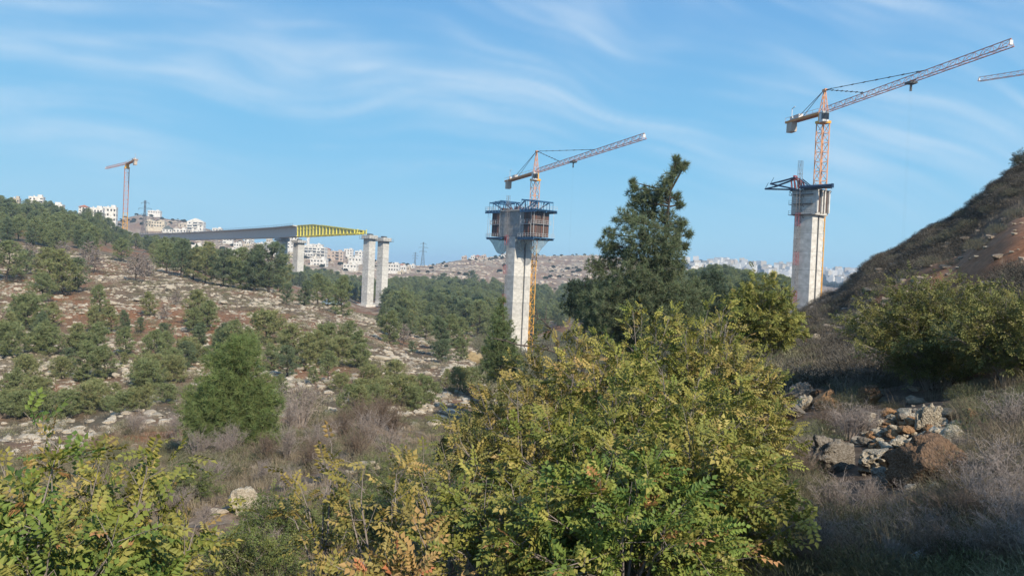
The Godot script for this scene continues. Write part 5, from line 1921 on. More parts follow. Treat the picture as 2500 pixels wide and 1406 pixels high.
# ---------------------------------------------------------------- dry grass and scrub
func tuft_mesh(sd: int, blades: int, spread: float, wd: float, droop: float) -> ArrayMesh:
	var rg := RandomNumberGenerator.new()
	rg.seed = sd
	var mb := MB.new()
	for i in blades:
		var az := rg.randf() * TAU
		var r := sqrt(rg.randf()) * spread * 0.45
		var o := Vector3(cos(az) * r, -0.05, sin(az) * r)
		var az2 := az + rg.randf_range(-1.0, 1.0)
		var h := rg.randf_range(0.45, 1.0)
		var out := Vector3(cos(az2), 0, sin(az2)) * spread * rg.randf_range(0.2, 0.8)
		var p1 := o + out * 0.4 + Vector3(0, h * 0.62, 0)
		var p2 := o + out + Vector3(0, h * (1.0 - droop * rg.randf()), 0)
		var s := Vector3(-sin(az2 + rg.randf()), 0, cos(az2)).normalized() * wd
		var t := rg.randf_range(0.7, 1.3)
		mb.col = Color(t, t, t)
		mb.tri(o - s, o + s, p1 + s * 0.7)
		mb.tri(o - s, p1 + s * 0.7, p1 - s * 0.7)
		mb.tri(p1 - s * 0.7, p1 + s * 0.7, p2)
	return mb.done()


func bushlet_mesh(sd: int, count: int, wk := 1.0, lk := 1.0) -> ArrayMesh:
	# small twiggy, fine leaved shrub of unit size
	var rg := RandomNumberGenerator.new()
	rg.seed = sd
	var mb := MB.new()
	for i in count:
		var d := Vector3(rg.randfn(), absf(rg.randfn()) * 0.9 + 0.1, rg.randfn()).normalized()
		var p := d * pow(rg.randf(), 0.4) * Vector3(0.55, 0.85, 0.55).length() * 0.62
		var e := (d + Vector3(rg.randfn(), rg.randfn() + 0.6, rg.randfn()) * 0.6).normalized() * rg.randf_range(0.10, 0.24) * lk
		var s := e.cross(Vector3(rg.randfn(), rg.randfn(), rg.randfn())).normalized() * rg.randf_range(0.010, 0.022) * wk
		var t := rg.randf_range(0.6, 1.4)
		mb.col = Color(t, t, t)
		mb.tri(p - s, p + s, p + e)
	return mb.done()


func twig_proto(sd: int, stems: int, m: Material) -> Node3D:
	var rg := RandomNumberGenerator.new()
	rg.seed = sd
	var root := Node3D.new()
	var thick := MB.new()
	var fine := MB.new()
	for i in stems:
		var az := rg.randf() * TAU
		var out := Vector3(cos(az), 0, sin(az)) * rg.randf_range(0.05, 0.6)
		var h := rg.randf_range(0.55, 1.0)
		var p0 := out * 0.12 + Vector3(0, -0.06, 0)
		var p1 := out * 0.5 + Vector3(rg.randf_range(-0.05, 0.05), h * 0.5, rg.randf_range(-0.05, 0.05))
		var p2 := out + Vector3(rg.randf_range(-0.1, 0.1), h, rg.randf_range(-0.1, 0.1))
		thick.tube(PackedVector3Array([p0, p1, p2]), PackedFloat32Array([0.011, 0.007, 0.003]), 4)
		for j in 16:
			var f := rg.randf_range(0.3, 1.0)
			var q := p0.lerp(p1, f * 2.0) if f < 0.5 else p1.lerp(p2, f * 2.0 - 1.0)
			var d := ((p2 - p1).normalized() + Vector3(rg.randfn(), rg.randfn() * 0.6, rg.randfn()) * 0.7).normalized()
			var len := rg.randf_range(0.12, 0.34)
			var e := q + d * len
			var s := d.cross(Vector3(rg.randfn(), rg.randfn(), rg.randfn())).normalized() * 0.0035
			fine.tri(q - s, q + s, e)
			for k in 4:
				var q2 := q.lerp(e, rg.randf_range(0.3, 0.95))
				var d2 := (d + Vector3(rg.randfn(), rg.randfn(), rg.randfn()) * 0.8).normalized() * len * 0.45
				var s2 := d2.cross(Vector3(rg.randfn(), rg.randfn(), rg.randfn())).normalized() * 0.0028
				fine.tri(q2 - s2, q2 + s2, q2 + d2)
	obj("stems", thick.done(), m, root)
	obj("twigs", fine.done(), m, root)
	return root


func spread_over(called: String, label: String, mesh: Mesh, count: int, sd: int, pick: Callable, m: Material = null) -> void:
	var r := RandomNumberGenerator.new()
	r.seed = sd
	var items := []
	for i in count:
		var e: Array = pick.call(r)
		if e.size():
			items.append(e)
	var mm := MultiMesh.new()
	mm.transform_format = MultiMesh.TRANSFORM_3D
	mm.use_colors = true
	mm.mesh = mesh
	mm.instance_count = items.size()
	for i in items.size():
		var e: Array = items[i]
		var s: Vector3 = e[2]
		mm.set_instance_transform(i, Transform3D(Basis(Vector3.UP, r.randf() * TAU) * Basis.from_scale(s), G(e[0], e[1])))
		var c: Color = e[3]
		mm.set_instance_color(i, c * r.randf_range(0.55, 1.45))
	var o := MultiMeshInstance3D.new()
	o.multimesh = mm
	o.material_override = m if m else M.dry_stalks
	o.name = numbered(called, self)
	add_child(o)
	tag(o, label, "ground cover")
	o.set_meta("kind", "stuff")


func bare_ground(x: float, D: float) -> bool:
	# the stone heap, the stone wall behind it and the cream boulder lie open
	var a := x / D
	var edge := n_patch.get_noise_2d(x * 9.0, D * 9.0) * 0.03
	if a > 0.365 + edge and a < 0.53 + edge and D > 6.3 and D < 12.6:
		return true
	if a > 0.30 + edge and a < 0.385 + edge and D > 10.8 and D < 14.5:
		return true
	return Vector2((x + 5.6) / 1.0, (D - 17.2) / 3.2).length() < 1.0


func scrub() -> void:
	var straw := Color(0.25, 0.205, 0.14)
	var ash := Color(0.18, 0.150, 0.105)
	var sage := Color(0.115, 0.13, 0.065)
	var dark := Color(0.075, 0.068, 0.055)
	# dry grass on the near ground, thinner over the tumbled stones and the cream boulder
	spread_over("dry_grass", "fine dry straw grass close to the camera side of the slope", tuft_mesh(1, 46, 0.8, 0.0035, 0.6), 9500, 71, func(r: RandomNumberGenerator) -> Array:
		var D := 3.2 * exp(r.randf() * log(17.0 / 3.2))
		var a := r.randf_range(-0.68, 0.68)
		var clump := n_patch.get_noise_2d(a * D * 4.0, D * 4.0)
		if bare_ground(a * D, D) or clump < (r.randf_range(-0.6, 0.15) if a < 0.28 else r.randf_range(-0.2, 0.3)):
			return []
		var s := r.randf_range(0.15, 0.42)
		return [a * D, -D, Vector3(s, s * r.randf_range(0.7, 1.2), s), straw.lerp(ash, r.randf())])
	spread_over("dry_grass", "dry greyish straw grass down the near slope", tuft_mesh(8, 30, 0.8, 0.008, 0.5), 11000, 78, func(r: RandomNumberGenerator) -> Array:
		var D := 16.0 * exp(r.randf() * log(50.0 / 16.0))
		var a := r.randf_range(-0.68, 0.4)
		if bare_ground(a * D, D) or n_patch.get_noise_2d(a * D * 2.0, D * 2.0) < r.randf_range(-0.5, 0.2):
			return []
		var s := r.randf_range(0.2, 0.55)
		return [a * D, -D, Vector3(s, s * r.randf_range(0.7, 1.2), s), straw.lerp(ash, r.randf())])
	spread_over("low_scrub", "fine grey green twiggy scrub on the near ground", bushlet_mesh(2, 1700, 0.20, 0.66), 1500, 72, func(r: RandomNumberGenerator) -> Array:
		var D := 3.6 * exp(r.randf() * log(17.0 / 3.6))
		var a := r.randf_range(-0.68, 0.68)
		if bare_ground(a * D, D) or n_patch.get_noise_2d(a * D * 3.0 + 70.0, D * 3.0) < r.randf_range(-0.4, 0.3):
			return []
		var s := r.randf_range(0.22, 0.6)
		return [a * D, -D, Vector3(s, s * 0.75, s), sage.lerp(ash, r.randf() * 0.9)])
	spread_over("low_scrub", "grey green scrub down the near slope", bushlet_mesh(9, 620, 0.6, 0.9), 3000, 79, func(r: RandomNumberGenerator) -> Array:
		var D := 16.0 * exp(r.randf() * log(52.0 / 16.0))
		var a := r.randf_range(-0.68, 0.36)
		if bare_ground(a * D, D) or n_patch.get_noise_2d(a * D * 1.5 + 70.0, D * 1.5) < r.randf_range(-0.3, 0.35):
			return []
		var s := r.randf_range(0.35, 0.9)
		return [a * D, -D, Vector3(s, s * 0.75, s), sage.lerp(ash, r.randf() * 0.8)])
	spread_over("weed_scrub", "dark green weeds and low brush by the tumbled stones", bushlet_mesh(12, 1700, 0.26, 0.5), 420, 91, func(r: RandomNumberGenerator) -> Array:
		var D := 3.8 * exp(r.randf() * log(16.0 / 3.8))
		var a := r.randf_range(0.27, 0.68)
		if bare_ground(a * D, D) or n_patch.get_noise_2d(a * D * 5.0 + 20.0, D * 5.0) < r.randf_range(-0.2, 0.25):
			return []
		var s := r.randf_range(0.2, 0.5)
		return [a * D, -D, Vector3(s, s * 0.8, s), Color(0.065, 0.085, 0.035).lerp(Color(0.115, 0.115, 0.06), r.randf())])
	# right hillside
	spread_over("hill_scrub", "dark dry scrub covering the right hillside", bushlet_mesh(3, 420, 0.55), 8000, 73, func(r: RandomNumberGenerator) -> Array:
		var D := sqrt(r.randf_range(15.0 * 15.0, 82.0 * 82.0))
		var a := r.randf_range(0.30, 0.72)
		var x := a * D
		if Vector2((x - 21.0) / 8.0, (D - 37.0) / 8.0).length() < r.randf_range(0.7, 1.15):
			return []
		if n_patch.get_noise_2d(x * 2.0 + 30.0, D * 2.0) < r.randf_range(-0.45, 0.1):
			return []
		var s := r.randf_range(0.35, 1.0)
		return [x, -D, Vector3(s, s * r.randf_range(0.5, 0.85), s), dark.lerp(Color(0.12, 0.105, 0.085), r.randf())])
	spread_over("hill_grass", "grey dry grass between the scrub of the right hillside", tuft_mesh(4, 30, 0.8, 0.007, 0.5), 9000, 74, func(r: RandomNumberGenerator) -> Array:
		var D := sqrt(r.randf_range(14.0 * 14.0, 82.0 * 82.0))
		var a := r.randf_range(0.28, 0.72)
		if bare_ground(a * D, D) or Vector2((a * D - 21.0) / 8.0, (D - 37.0) / 8.0).length() < r.randf_range(0.6, 1.1):
			return []
		var s := r.randf_range(0.25, 0.6)
		return [a * D, -D, Vector3(s, s, s), Color(0.14, 0.12, 0.10).lerp(Color(0.20, 0.175, 0.14), r.randf())])
	# far stony slope
	spread_over("slope_scrub", "low olive and grey scrub between the slope rocks", bushlet_mesh(5, 240), 11000, 75, func(r: RandomNumberGenerator) -> Array:
		var D := sqrt(r.randf_range(42.0 * 42.0, 240.0 * 240.0))
		var a := r.randf_range(-0.68, 0.12)
		if n_patch.get_noise_2d(a * D * 0.9 + 20.0, D * 0.9) < r.randf_range(-0.25, 0.4):
			return []
		var s := r.randf_range(0.4, 1.3)
		return [a * D, -D, Vector3(s, s * 0.7, s), Color(0.17, 0.175, 0.09).lerp(Color(0.24, 0.20, 0.15), r.randf())])
	spread_over("slope_grass", "thin dry grass over the stony slope", tuft_mesh(6, 20, 0.9, 0.02, 0.5), 9000, 76, func(r: RandomNumberGenerator) -> Array:
		var D := sqrt(r.randf_range(40.0 * 40.0, 200.0 * 200.0))
		var a := r.randf_range(-0.68, 0.12)
		var s := r.randf_range(0.3, 0.7)
		return [a * D, -D, Vector3(s, s * 0.7, s), Color(0.24, 0.19, 0.14)])
	spread_over("ravine_scrub", "dense green undergrowth in the ravine and valley floor", bushlet_mesh(7, 420), 2600, 77, func(r: RandomNumberGenerator) -> Array:
		var D := sqrt(r.randf_range(35.0 * 35.0, 330.0 * 330.0))
		var a := r.randf_range(-0.04, 0.30)
		var s := r.randf_range(0.8, 2.2) * (0.6 + D / 250.0)
		return [a * D, -D, Vector3(s, s * 0.8, s), Color(0.11, 0.125, 0.065).lerp(Color(0.17, 0.16, 0.11), r.randf())])
	# bare grey shrubs, each its own: foot, height in pixels
	var tw := [twig_proto(31, 34, M.twig_grey), twig_proto(32, 26, M.twig_grey), twig_proto(33, 40, M.twig_brown)]
	for e in [[735, 1040, 110], [705, 1060, 90], [880, 1050, 80], [930, 1045, 80], [960, 1060, 70], [840, 1070, 70], [900, 1090, 90], [780, 1110, 80], [700, 1120, 80], [650, 1130, 70], [560, 1110, 70], [540, 1120, 60], [870, 1130, 90], [950, 1130, 90], [800, 1180, 70], [640, 1180, 60], [700, 1200, 60], [760, 1150, 80], [480, 1130, 80], [520, 1190, 70], [440, 1250, 60], [500, 1290, 60], [680, 1290, 80], [720, 1330, 110], [660, 1380, 90], [600, 1340, 60], [520, 1360, 60], [480, 1400, 50], [830, 1250, 80], [330, 1060, 60], [430, 1075, 70]]:
		var at := hit(e[0], e[1], 6.0)
		if at == Vector3.ZERO:
			continue
		var s: float = e[2] * -at.z / F
		dup(tw[rng.randi() % 3], "bare_shrub", "leafless grey twiggy shrub on the near slope around the cream boulder", "bare shrub", "bare grey shrubs of the near slope", Transform3D(Basis(Vector3.UP, rng.randf() * TAU).scaled(Vector3.ONE * s), at))
	for e in [[2070, 1075, 90], [2110, 1070, 80], [2020, 1060, 70], [1985, 1120, 60], [1960, 1180, 80], [2040, 1270, 110], [2120, 1300, 90], [1990, 1330, 100], [2210, 1290, 70], [2300, 1300, 100], [2390, 1250, 120], [2450, 1200, 140], [2480, 1330, 130], [2400, 1390, 110], [2330, 1380, 90], [2180, 1390, 80], [2080, 1395, 90], [2420, 1100, 80], [2350, 1120, 60], [1980, 1400, 90], [2470, 1060, 100], [2120, 1230, 60], [2250, 1350, 110], [2360, 1310, 120], [2430, 1290, 120], [2490, 1400, 140], [2150, 1340, 90], [2290, 1395, 110], [2030, 1350, 90], [2440, 1400, 120], [2230, 1250, 70], [2380, 1190, 80], [2490, 1240, 110], [2340, 1240, 90]]:
		var at := hit(e[0], e[1], 4.0)
		if at == Vector3.ZERO:
			continue
		var s: float = e[2] * -at.z / F
		dup(tw[rng.randi() % 3], "bare_shrub", "leafless grey brush around the tumbled stones", "bare shrub", "bare grey brush by the stones", Transform3D(Basis(Vector3.UP, rng.randf() * TAU).scaled(Vector3(s * 1.2, s, s * 1.2)), at))
	# single bushes standing out on the right hillside
	var hb := Node3D.new()
	obj("twigs", bushlet_mesh(14, 1500, 0.4, 0.8), M.hill_bush, hb)
	var hw := MB.new()
	for i in 9:
		var az := i * 2.4
		hw.tube(PackedVector3Array([Vector3(0, -0.1, 0), Vector3(cos(az) * 0.2, 0.25, sin(az) * 0.2), Vector3(cos(az) * 0.38, 0.5, sin(az) * 0.38)]), PackedFloat32Array([0.012, 0.009, 0.004]), 4)
	obj("stems", hw.done(), M.twig_brown, hb)
	for e in [[2080, 700, 22], [2130, 672, 20], [2190, 640, 24], [2240, 610, 30], [2290, 600, 34], [2330, 585, 30], [2370, 560, 34], [2420, 520, 30], [2450, 470, 26], [2350, 530, 20], [2270, 650, 30], [2220, 680, 28], [2320, 650, 30], [2390, 610, 36], [2440, 570, 34], [2480, 530, 34], [2160, 720, 30], [2100, 740, 26], [2260, 700, 30], [2180, 745, 30], [2060, 745, 22], [2030, 765, 24], [2340, 690, 30], [2110, 780, 30], [2030, 800, 26], [2475, 480, 24], [2300, 560, 18], [2210, 605, 14], [2140, 650, 14], [2400, 500, 16]]:
		var at := hit(e[0], e[1], 14.0, 120.0)
		if at == Vector3.ZERO:
			continue
		var s: float = e[2] * -at.z / F * rng.randf_range(0.9, 1.4)
		dup(hb, "hill_bush", "dark twiggy bush standing out on the brown right hillside", "bush", "bushes of the right hillside", Transform3D(Basis(Vector3.UP, rng.randf() * TAU).scaled(Vector3(s * 1.3, s, s * 1.3)), at))


# ---------------------------------------------------------------- leafy shrubs
func leaflet(mb: MB, o: Vector3, d: Vector3, nrm: Vector3, len: float, wd: float) -> void:
	var s := d.cross(nrm).normalized() * wd * 0.5
	var a := o + d * len * 0.12
	var m1 := o + d * len * 0.42
	var tip := o + d * len - nrm * len * 0.10
	var up := nrm * wd * 0.16
	mb.tri(a, m1 - s + up, tip)
	mb.tri(a, tip, m1 + s + up)


func pinnate(sd: int, pairs: int, len: float, ll: float, lw: float) -> ArrayMesh:
	# a compound leaf growing along +Y, its upper side towards +Z
	var rg := RandomNumberGenerator.new()
	rg.seed = sd
	var mb := MB.new()
	mb.col = Color(0.8, 0.7, 0.5)
	var bend := rg.randf_range(-0.25, 0.1)
	var at := func(f: float) -> Vector3:
		return Vector3(0, f * len, bend * f * f * len)
	var p0 := Vector3.ZERO
	for i in 3:
		var q: Vector3 = at.call((i + 1) / 3.0)
		mb.tri(p0 - Vector3(0.0012, 0, 0), p0 + Vector3(0.0012, 0, 0), q)
		p0 = q
	for i in pairs:
		var f := 0.28 + 0.62 * i / maxf(1.0, pairs - 1.0)
		var o: Vector3 = at.call(f)
		for s in [-1.0, 1.0]:
			var t := rg.randf_range(0.85, 1.15)
			mb.col = Color(t, t, t)
			var d := Vector3(s * 0.92, rg.randf_range(0.25, 0.55), rg.randf_range(-0.35, 0.1)).normalized()
			leaflet(mb, o, d, Vector3(s * 0.1, 0, 1).normalized(), ll * rg.randf_range(0.85, 1.1), lw)
	mb.col = Color(1, 1, 1)
	leaflet(mb, at.call(1.0), Vector3(0, 1, -0.2).normalized(), Vector3(0, 0, 1), ll * 1.05, lw)
	return mb.done()


func shrub(label: String, group: String, base: Vector3, R: Vector3, o: Dictionary) -> void:
	# R: half width, height, half depth of the bush
	var rg := RandomNumberGenerator.new()
	rg.seed = o.seed
	var t := thing("shrub", label, "shrub", base, group)
	var wood := MB.new()
	var stems: int = o.stems
	var leaf_at := []
	var lo: float = o.get("bare", 0.35)
	for i in stems:
		var az := i * 2.4 + rg.randf_range(-0.6, 0.6)
		var rr := sqrt((i + 0.5) / stems)
		var el: float = 1.0 - rr * rr * o.get("flat", 0.55)
		var tip := Vector3(cos(az) * rr * R.x, R.y * el * rg.randf_range(0.82, 1.06), sin(az) * rr * R.z)
		var mid := Vector3(tip.x * 0.42, tip.y * 0.55, tip.z * 0.42) + Vector3(rg.randf_range(-0.06, 0.06), 0, rg.randf_range(-0.06, 0.06))
		var root := Vector3(tip.x * 0.10, -0.12, tip.z * 0.10)
		var k: float = o.get("thick", 1.0)
		wood.tube(PackedVector3Array([root, mid * 0.5, mid, mid.lerp(tip, 0.5) + Vector3(rg.randf_range(-0.03, 0.03), 0.02, rg.randf_range(-0.03, 0.03)), tip]), PackedFloat32Array([0.011 * k, 0.009 * k, 0.007 * k, 0.005 * k, 0.002 * k]), 5)
		var nt: int = o.twigs
		for j in nt:
			var f := lo + (1.02 - lo) * (j + rg.randf()) / nt
			var q := root.lerp(mid, f * 2.0) if f < 0.5 else mid.lerp(tip, minf(1.0, f * 2.0 - 1.0))
			var d := (Vector3(q.x, q.y * 0.4, q.z).normalized() * 0.7 + Vector3(rg.randfn(), rg.randfn() * 0.5 + 0.35, rg.randfn()) * 0.75).normalized()
			var len: float = o.get("twig_len", 0.24) * rg.randf_range(0.5, 1.3) * (1.25 - f * 0.5)
			var e := q + d * len
			wood.tube(PackedVector3Array([q, e]), PackedFloat32Array([0.003 * k, 0.0012 * k]), 3)
			var nl: int = o.leaves
			for m in nl:
				var g := 0.25 + 0.75 * (m + rg.randf()) / nl
				leaf_at.append([q.lerp(e, g), d])
	var wm: Material = o.get("wood", M.twig_grey)
	obj("stems", wood.done(), wm, t)
	var meshes: Array = o.meshes
	var pal: Array = o.palette
	var sc: float = o.get("scale", 1.0)
	var placed := []
	for e in leaf_at:
		var p: Vector3 = e[0]
		var d: Vector3 = (e[1] * 0.6 + Vector3(p.x, 0, p.z).normalized() * 0.4 + Vector3(rg.randfn(), rg.randfn() - 0.1, rg.randfn()) * 0.55).normalized()
		var nn := (Vector3(0, 0.75, 0) + Vector3(p.x, 0, p.z).normalized() * 0.35 + Vector3(rg.randfn(), rg.randfn(), rg.randfn()) * 0.45)
		nn = (nn - d * nn.dot(d)).normalized()
		var x := d.cross(nn)
		var s := sc * rg.randf_range(0.75, 1.2)
		# leaves turn colour branch by branch
		var turn := n_patch.get_noise_3d((p.x + base.x) * 30.0, p.y * 30.0, (p.z + base.z) * 30.0) * 0.8 + rg.randfn() * 0.30
		var ci := clampi(int((turn * 0.5 + 0.50) * pal.size()), 0, pal.size() - 1)
		placed.append([Transform3D(Basis(x * s, d * s, nn * s), p), ci, (p + base).length()])
	placed.sort_custom(func(a, b): return a[2] < b[2])
	var parts: int = mini(o.get("parts", 0), placed.size())
	for i in parts:
		var e: Array = placed[i]
		var lf := obj("leaf", meshes[i % meshes.size()], leaf_mat(pal[e[1]]), t)
		lf.transform = e[0]
	for v in meshes.size():
		var mine := []
		for i in range(parts, placed.size()):
			if i % meshes.size() == v:
				mine.append(placed[i])
		if mine.is_empty():
			continue
		var mm := MultiMesh.new()
		mm.transform_format = MultiMesh.TRANSFORM_3D
		mm.use_colors = true
		mm.mesh = meshes[v]
		mm.instance_count = mine.size()
		for i in mine.size():
			mm.set_instance_transform(i, mine[i][0])
			var c: Color = pal[mine[i][1]]
			mm.set_instance_color(i, c * rg.randf_range(0.85, 1.55))
		var fo := MultiMeshInstance3D.new()
		fo.multimesh = mm
		fo.material_override = M.leaves
		fo.name = numbered("foliage", t)
		t.add_child(fo)
		fo.set_meta("kind", "stuff")


var leaf_mats := {}
func leaf_mat(c: Color) -> Material:
	if not leaf_mats.has(c):
		var m: StandardMaterial3D = M.leaves.duplicate()
		m.albedo_color = (c * 1.2).linear_to_srgb()
		leaf_mats[c] = m
	return leaf_mats[c]


func shrubs() -> void:
	var big := [pinnate(1, 4, 0.125, 0.045, 0.029), pinnate(2, 3, 0.10, 0.047, 0.031), pinnate(3, 5, 0.14, 0.041, 0.025)]
	var small := [pinnate(4, 2, 0.05, 0.022, 0.011), pinnate(5, 3, 0.06, 0.020, 0.010)]
	var yg := [Color(0.070, 0.098, 0.024), Color(0.108, 0.130, 0.028), Color(0.148, 0.155, 0.034), Color(0.195, 0.182, 0.042), Color(0.245, 0.208, 0.062), Color(0.29, 0.20, 0.075)]
	var gold := [Color(0.080, 0.086, 0.024), Color(0.118, 0.120, 0.030), Color(0.165, 0.148, 0.038), Color(0.215, 0.175, 0.052), Color(0.24, 0.185, 0.06), Color(0.26, 0.175, 0.065)]
	var fresh := [Color(0.052, 0.094, 0.022), Color(0.075, 0.122, 0.026), Color(0.108, 0.150, 0.030), Color(0.150, 0.172, 0.036), Color(0.205, 0.195, 0.05), Color(0.32, 0.17, 0.07)]
	var olive := [Color(0.080, 0.092, 0.032), Color(0.110, 0.118, 0.036), Color(0.145, 0.142, 0.044), Color(0.180, 0.160, 0.062)]
	# px of the middle, distance, half width, height, half depth, palette, stems, twigs, leaves, own leaves
	var gc := "yellowing bushes in front of the viaduct"
	var rows := [
		["fresh green shrub with orange tipped leaves before the yellowing bushes", 1560, 4.7, 0.62, 0.85, 0.5, fresh, 18, 13, 5, 300],
		["green and yellow shrub with a fallen pale stick at its foot", 1270, 5.1, 0.50, 0.85, 0.5, yg, 14, 11, 4, 280],
		["dense light green shrub beside the dry brush and stones", 1735, 5.2, 0.55, 1.0, 0.5, yg, 17, 13, 5, 280],
		["yellow green bush low in the middle of the thicket", 1470, 5.9, 0.7, 1.1, 0.6, yg, 18, 13, 5, 120],
		["sparse yellowing bush at the thicket's shaded left edge", 1130, 6.6, 0.62, 1.30, 0.5, gold, 16, 9, 2, 60],
		["yellow bush rising above the fresh green shrub", 1680, 6.6, 0.75, 1.35, 0.6, yg, 20, 14, 5, 60],
		["bush with brown gold leaves in the thicket", 1290, 7.2, 0.75, 1.45, 0.6, gold, 20, 11, 3, 0],
		["broad yellow green bush in the heart of the thicket", 1500, 7.4, 0.85, 1.6, 0.7, yg, 24, 14, 5, 0],
		["yellow bush on the thicket's sunny right flank", 1795, 7.2, 0.55, 1.15, 0.6, yg, 18, 13, 5, 0],
		["gold leaved bush high at the back of the thicket", 1390, 9.2, 0.9, 1.85, 0.8, gold, 24, 14, 5, 0],
		["tall yellow bush topping the thicket below the leaning pine", 1580, 9.6, 1.0, 2.05, 0.8, yg, 26, 14, 5, 0],
		["tall bright yellow bush topping the thicket's right shoulder", 1740, 9.4, 0.9, 1.75, 0.8, yg, 24, 14, 5, 0],
		["greener bush at the back left of the thicket", 1230, 9.6, 0.75, 1.65, 0.7, olive, 22, 13, 5, 0],
		["low gold bush sloping down the thicket's right end", 1800, 9.0, 0.62, 1.2, 0.6, gold, 18, 13, 5, 0]]
	var i := 0
	for e in rows:
		var D: float = e[2]
		var x: float = (e[1] - 1250.0) / F * D
		shrub(e[0], gc, G(x, -D), Vector3(e[3], e[4], e[5]), {"seed": 500 + i, "stems": e[7], "twigs": e[8], "leaves": e[9], "parts": e[10], "palette": e[6], "meshes": big, "scale": 0.92 if D < 6.2 else 0.85})
		i += 1
	var gl := "leafy shrubs in the lower left corner"
	for e in [
		["bright green shrub with orange leaflets in the near left corner", 90, 3.9, 0.70, 1.52, 0.5, fresh, 18, 13, 5, 300],
		["green shrub with long leaf sprays reaching over the grey scrub", 330, 4.4, 0.60, 1.50, 0.5, yg, 16, 12, 5, 260],
		["low green shrub beneath the long leaf sprays", 210, 3.6, 0.5, 1.0, 0.4, fresh, 13, 12, 5, 220],
		["brownish gold shrub behind the bright green corner shrub", 180, 5.0, 0.8, 1.85, 0.5, gold, 18, 11, 4, 40]]:
		var D: float = e[2]
		var x: float = (e[1] - 1250.0) / F * D
		shrub(e[0], gl, G(x, -D), Vector3(e[3], e[4], e[5]), {"seed": 540 + i, "stems": e[7], "twigs": e[8], "leaves": e[9], "parts": e[10], "palette": e[6], "meshes": big, "scale": 1.0})
		i += 1
	for e in [
		["thin stemmed shrub with few yellow leaves left of the thicket", 960, 5.6, 0.35, 1.35, 0.35, gold, 7, 9, 2, 110],
		["slender pale stemmed sapling with scattered gold leaves", 800, 6.0, 0.30, 1.5, 0.3, gold, 6, 8, 2, 80],
		["low sapling with orange and red leaves at the thicket's foot", 1030, 4.9, 0.35, 0.7, 0.3, [Color(0.16, 0.15, 0.045), Color(0.22, 0.18, 0.06), Color(0.28, 0.18, 0.07), Color(0.33, 0.13, 0.06)], 8, 8, 3, 120],
		["low yellow sprig between the leafy shrubs and the cream rock", 500, 5.3, 0.30, 0.5, 0.3, gold, 6, 7, 3, 80],
		["yellow leaved sprig by the cream rock at the bottom", 880, 4.8, 0.34, 0.65, 0.3, gold, 8, 8, 3, 100]]:
		var D: float = e[2]
		var x: float = (e[1] - 1250.0) / F * D
		shrub(e[0], "thin saplings before the thicket", G(x, -D), Vector3(e[3], e[4], e[5]), {"seed": 560 + i, "stems": e[7], "twigs": e[8], "leaves": e[9], "parts": e[10], "palette": e[6], "meshes": big, "scale": 1.0, "twig_len": 0.2, "bare": 0.45})
		i += 1
	# right: the yellow-green shrub before the pier and the olive shrub on the hill's foot
	var at := G(P(1850, 860, 24).x, -24)
	shrub("rounded yellow green shrub with pale bare stems before the tall pier", "", at, Vector3(1.25, 2.5, 1.1), {"seed": 601, "wood": M.twig_grey, "stems": 40, "twigs": 18, "leaves": 7, "palette": [Color(0.10, 0.125, 0.035), Color(0.14, 0.155, 0.04), Color(0.19, 0.19, 0.045), Color(0.23, 0.20, 0.06)], "meshes": big, "scale": 1.25, "twig_len": 0.4, "thick": 1.3, "bare": 0.4})
	at = G(P(1765, 860, 23).x, -23)
	shrub("half bare pale stemmed shrub beside the rounded yellow green shrub", "", at, Vector3(0.8, 1.9, 0.7), {"seed": 602, "wood": M.twig_pale, "stems": 26, "twigs": 10, "leaves": 2, "palette": gold, "meshes": big, "scale": 1.0, "twig_len": 0.4, "thick": 1.3})
	at = G(P(2290, 900, 14).x, -14)
	shrub("wide olive shrub with many pale twigs at the foot of the hill", "", at, Vector3(1.75, 1.8, 1.3), {"seed": 603, "wood": M.twig_pale, "stems": 80, "twigs": 24, "leaves": 7, "palette": olive, "meshes": small, "scale": 2.1, "twig_len": 0.34, "thick": 0.8, "bare": 0.25, "flat": 0.6})
	at = G(P(2470, 960, 12).x, -12)
	shrub("grey olive shrub leaning in beside the wide olive shrub", "", at, Vector3(1.0, 1.35, 0.9), {"seed": 604, "wood": M.twig_grey, "stems": 44, "twigs": 20, "leaves": 6, "palette": olive, "meshes": small, "scale": 2.0, "twig_len": 0.3, "thick": 0.8, "bare": 0.25})
	at = hit(2495, 415, 30.0)
	shrub("dark round bush alone on the hilltop skyline", "", at, Vector3(0.8, 1.3, 0.8), {"seed": 605, "stems": 22, "twigs": 14, "leaves": 5, "palette": [Color(0.05, 0.06, 0.035), Color(0.07, 0.075, 0.04)], "meshes": small, "scale": 2.6, "twig_len": 0.3, "thick": 2.0})
	# green growth between the grey scrub and the thicket
	for e in [["tall dark green shrub left of the thicket", 1040, 1080, 15.0, 0.8, 1.7, 611], ["green shrub at the back of the grey scrub", 975, 1035, 20.0, 0.9, 1.4, 612], ["low green shrub behind the thin saplings", 900, 1210, 12.0, 0.6, 0.7, 613], ["grey green shrub right of the cream boulder", 700, 1290, 11.5, 0.7, 0.8, 614], ["round green shrub in the grey scrub near the flat boulder", 960, 1150, 13.0, 0.6, 0.9, 615], ["low green shrub in front of the cream boulder", 640, 1380, 8.2, 0.5, 0.5, 616], ["green bush at the thicket's back corner", 1110, 1000, 19.0, 0.9, 1.9, 617], ["dull green shrub in the scrub below the bushy pine", 470, 1180, 20.0, 0.9, 0.9, 618]]:
		var D: float = e[3]
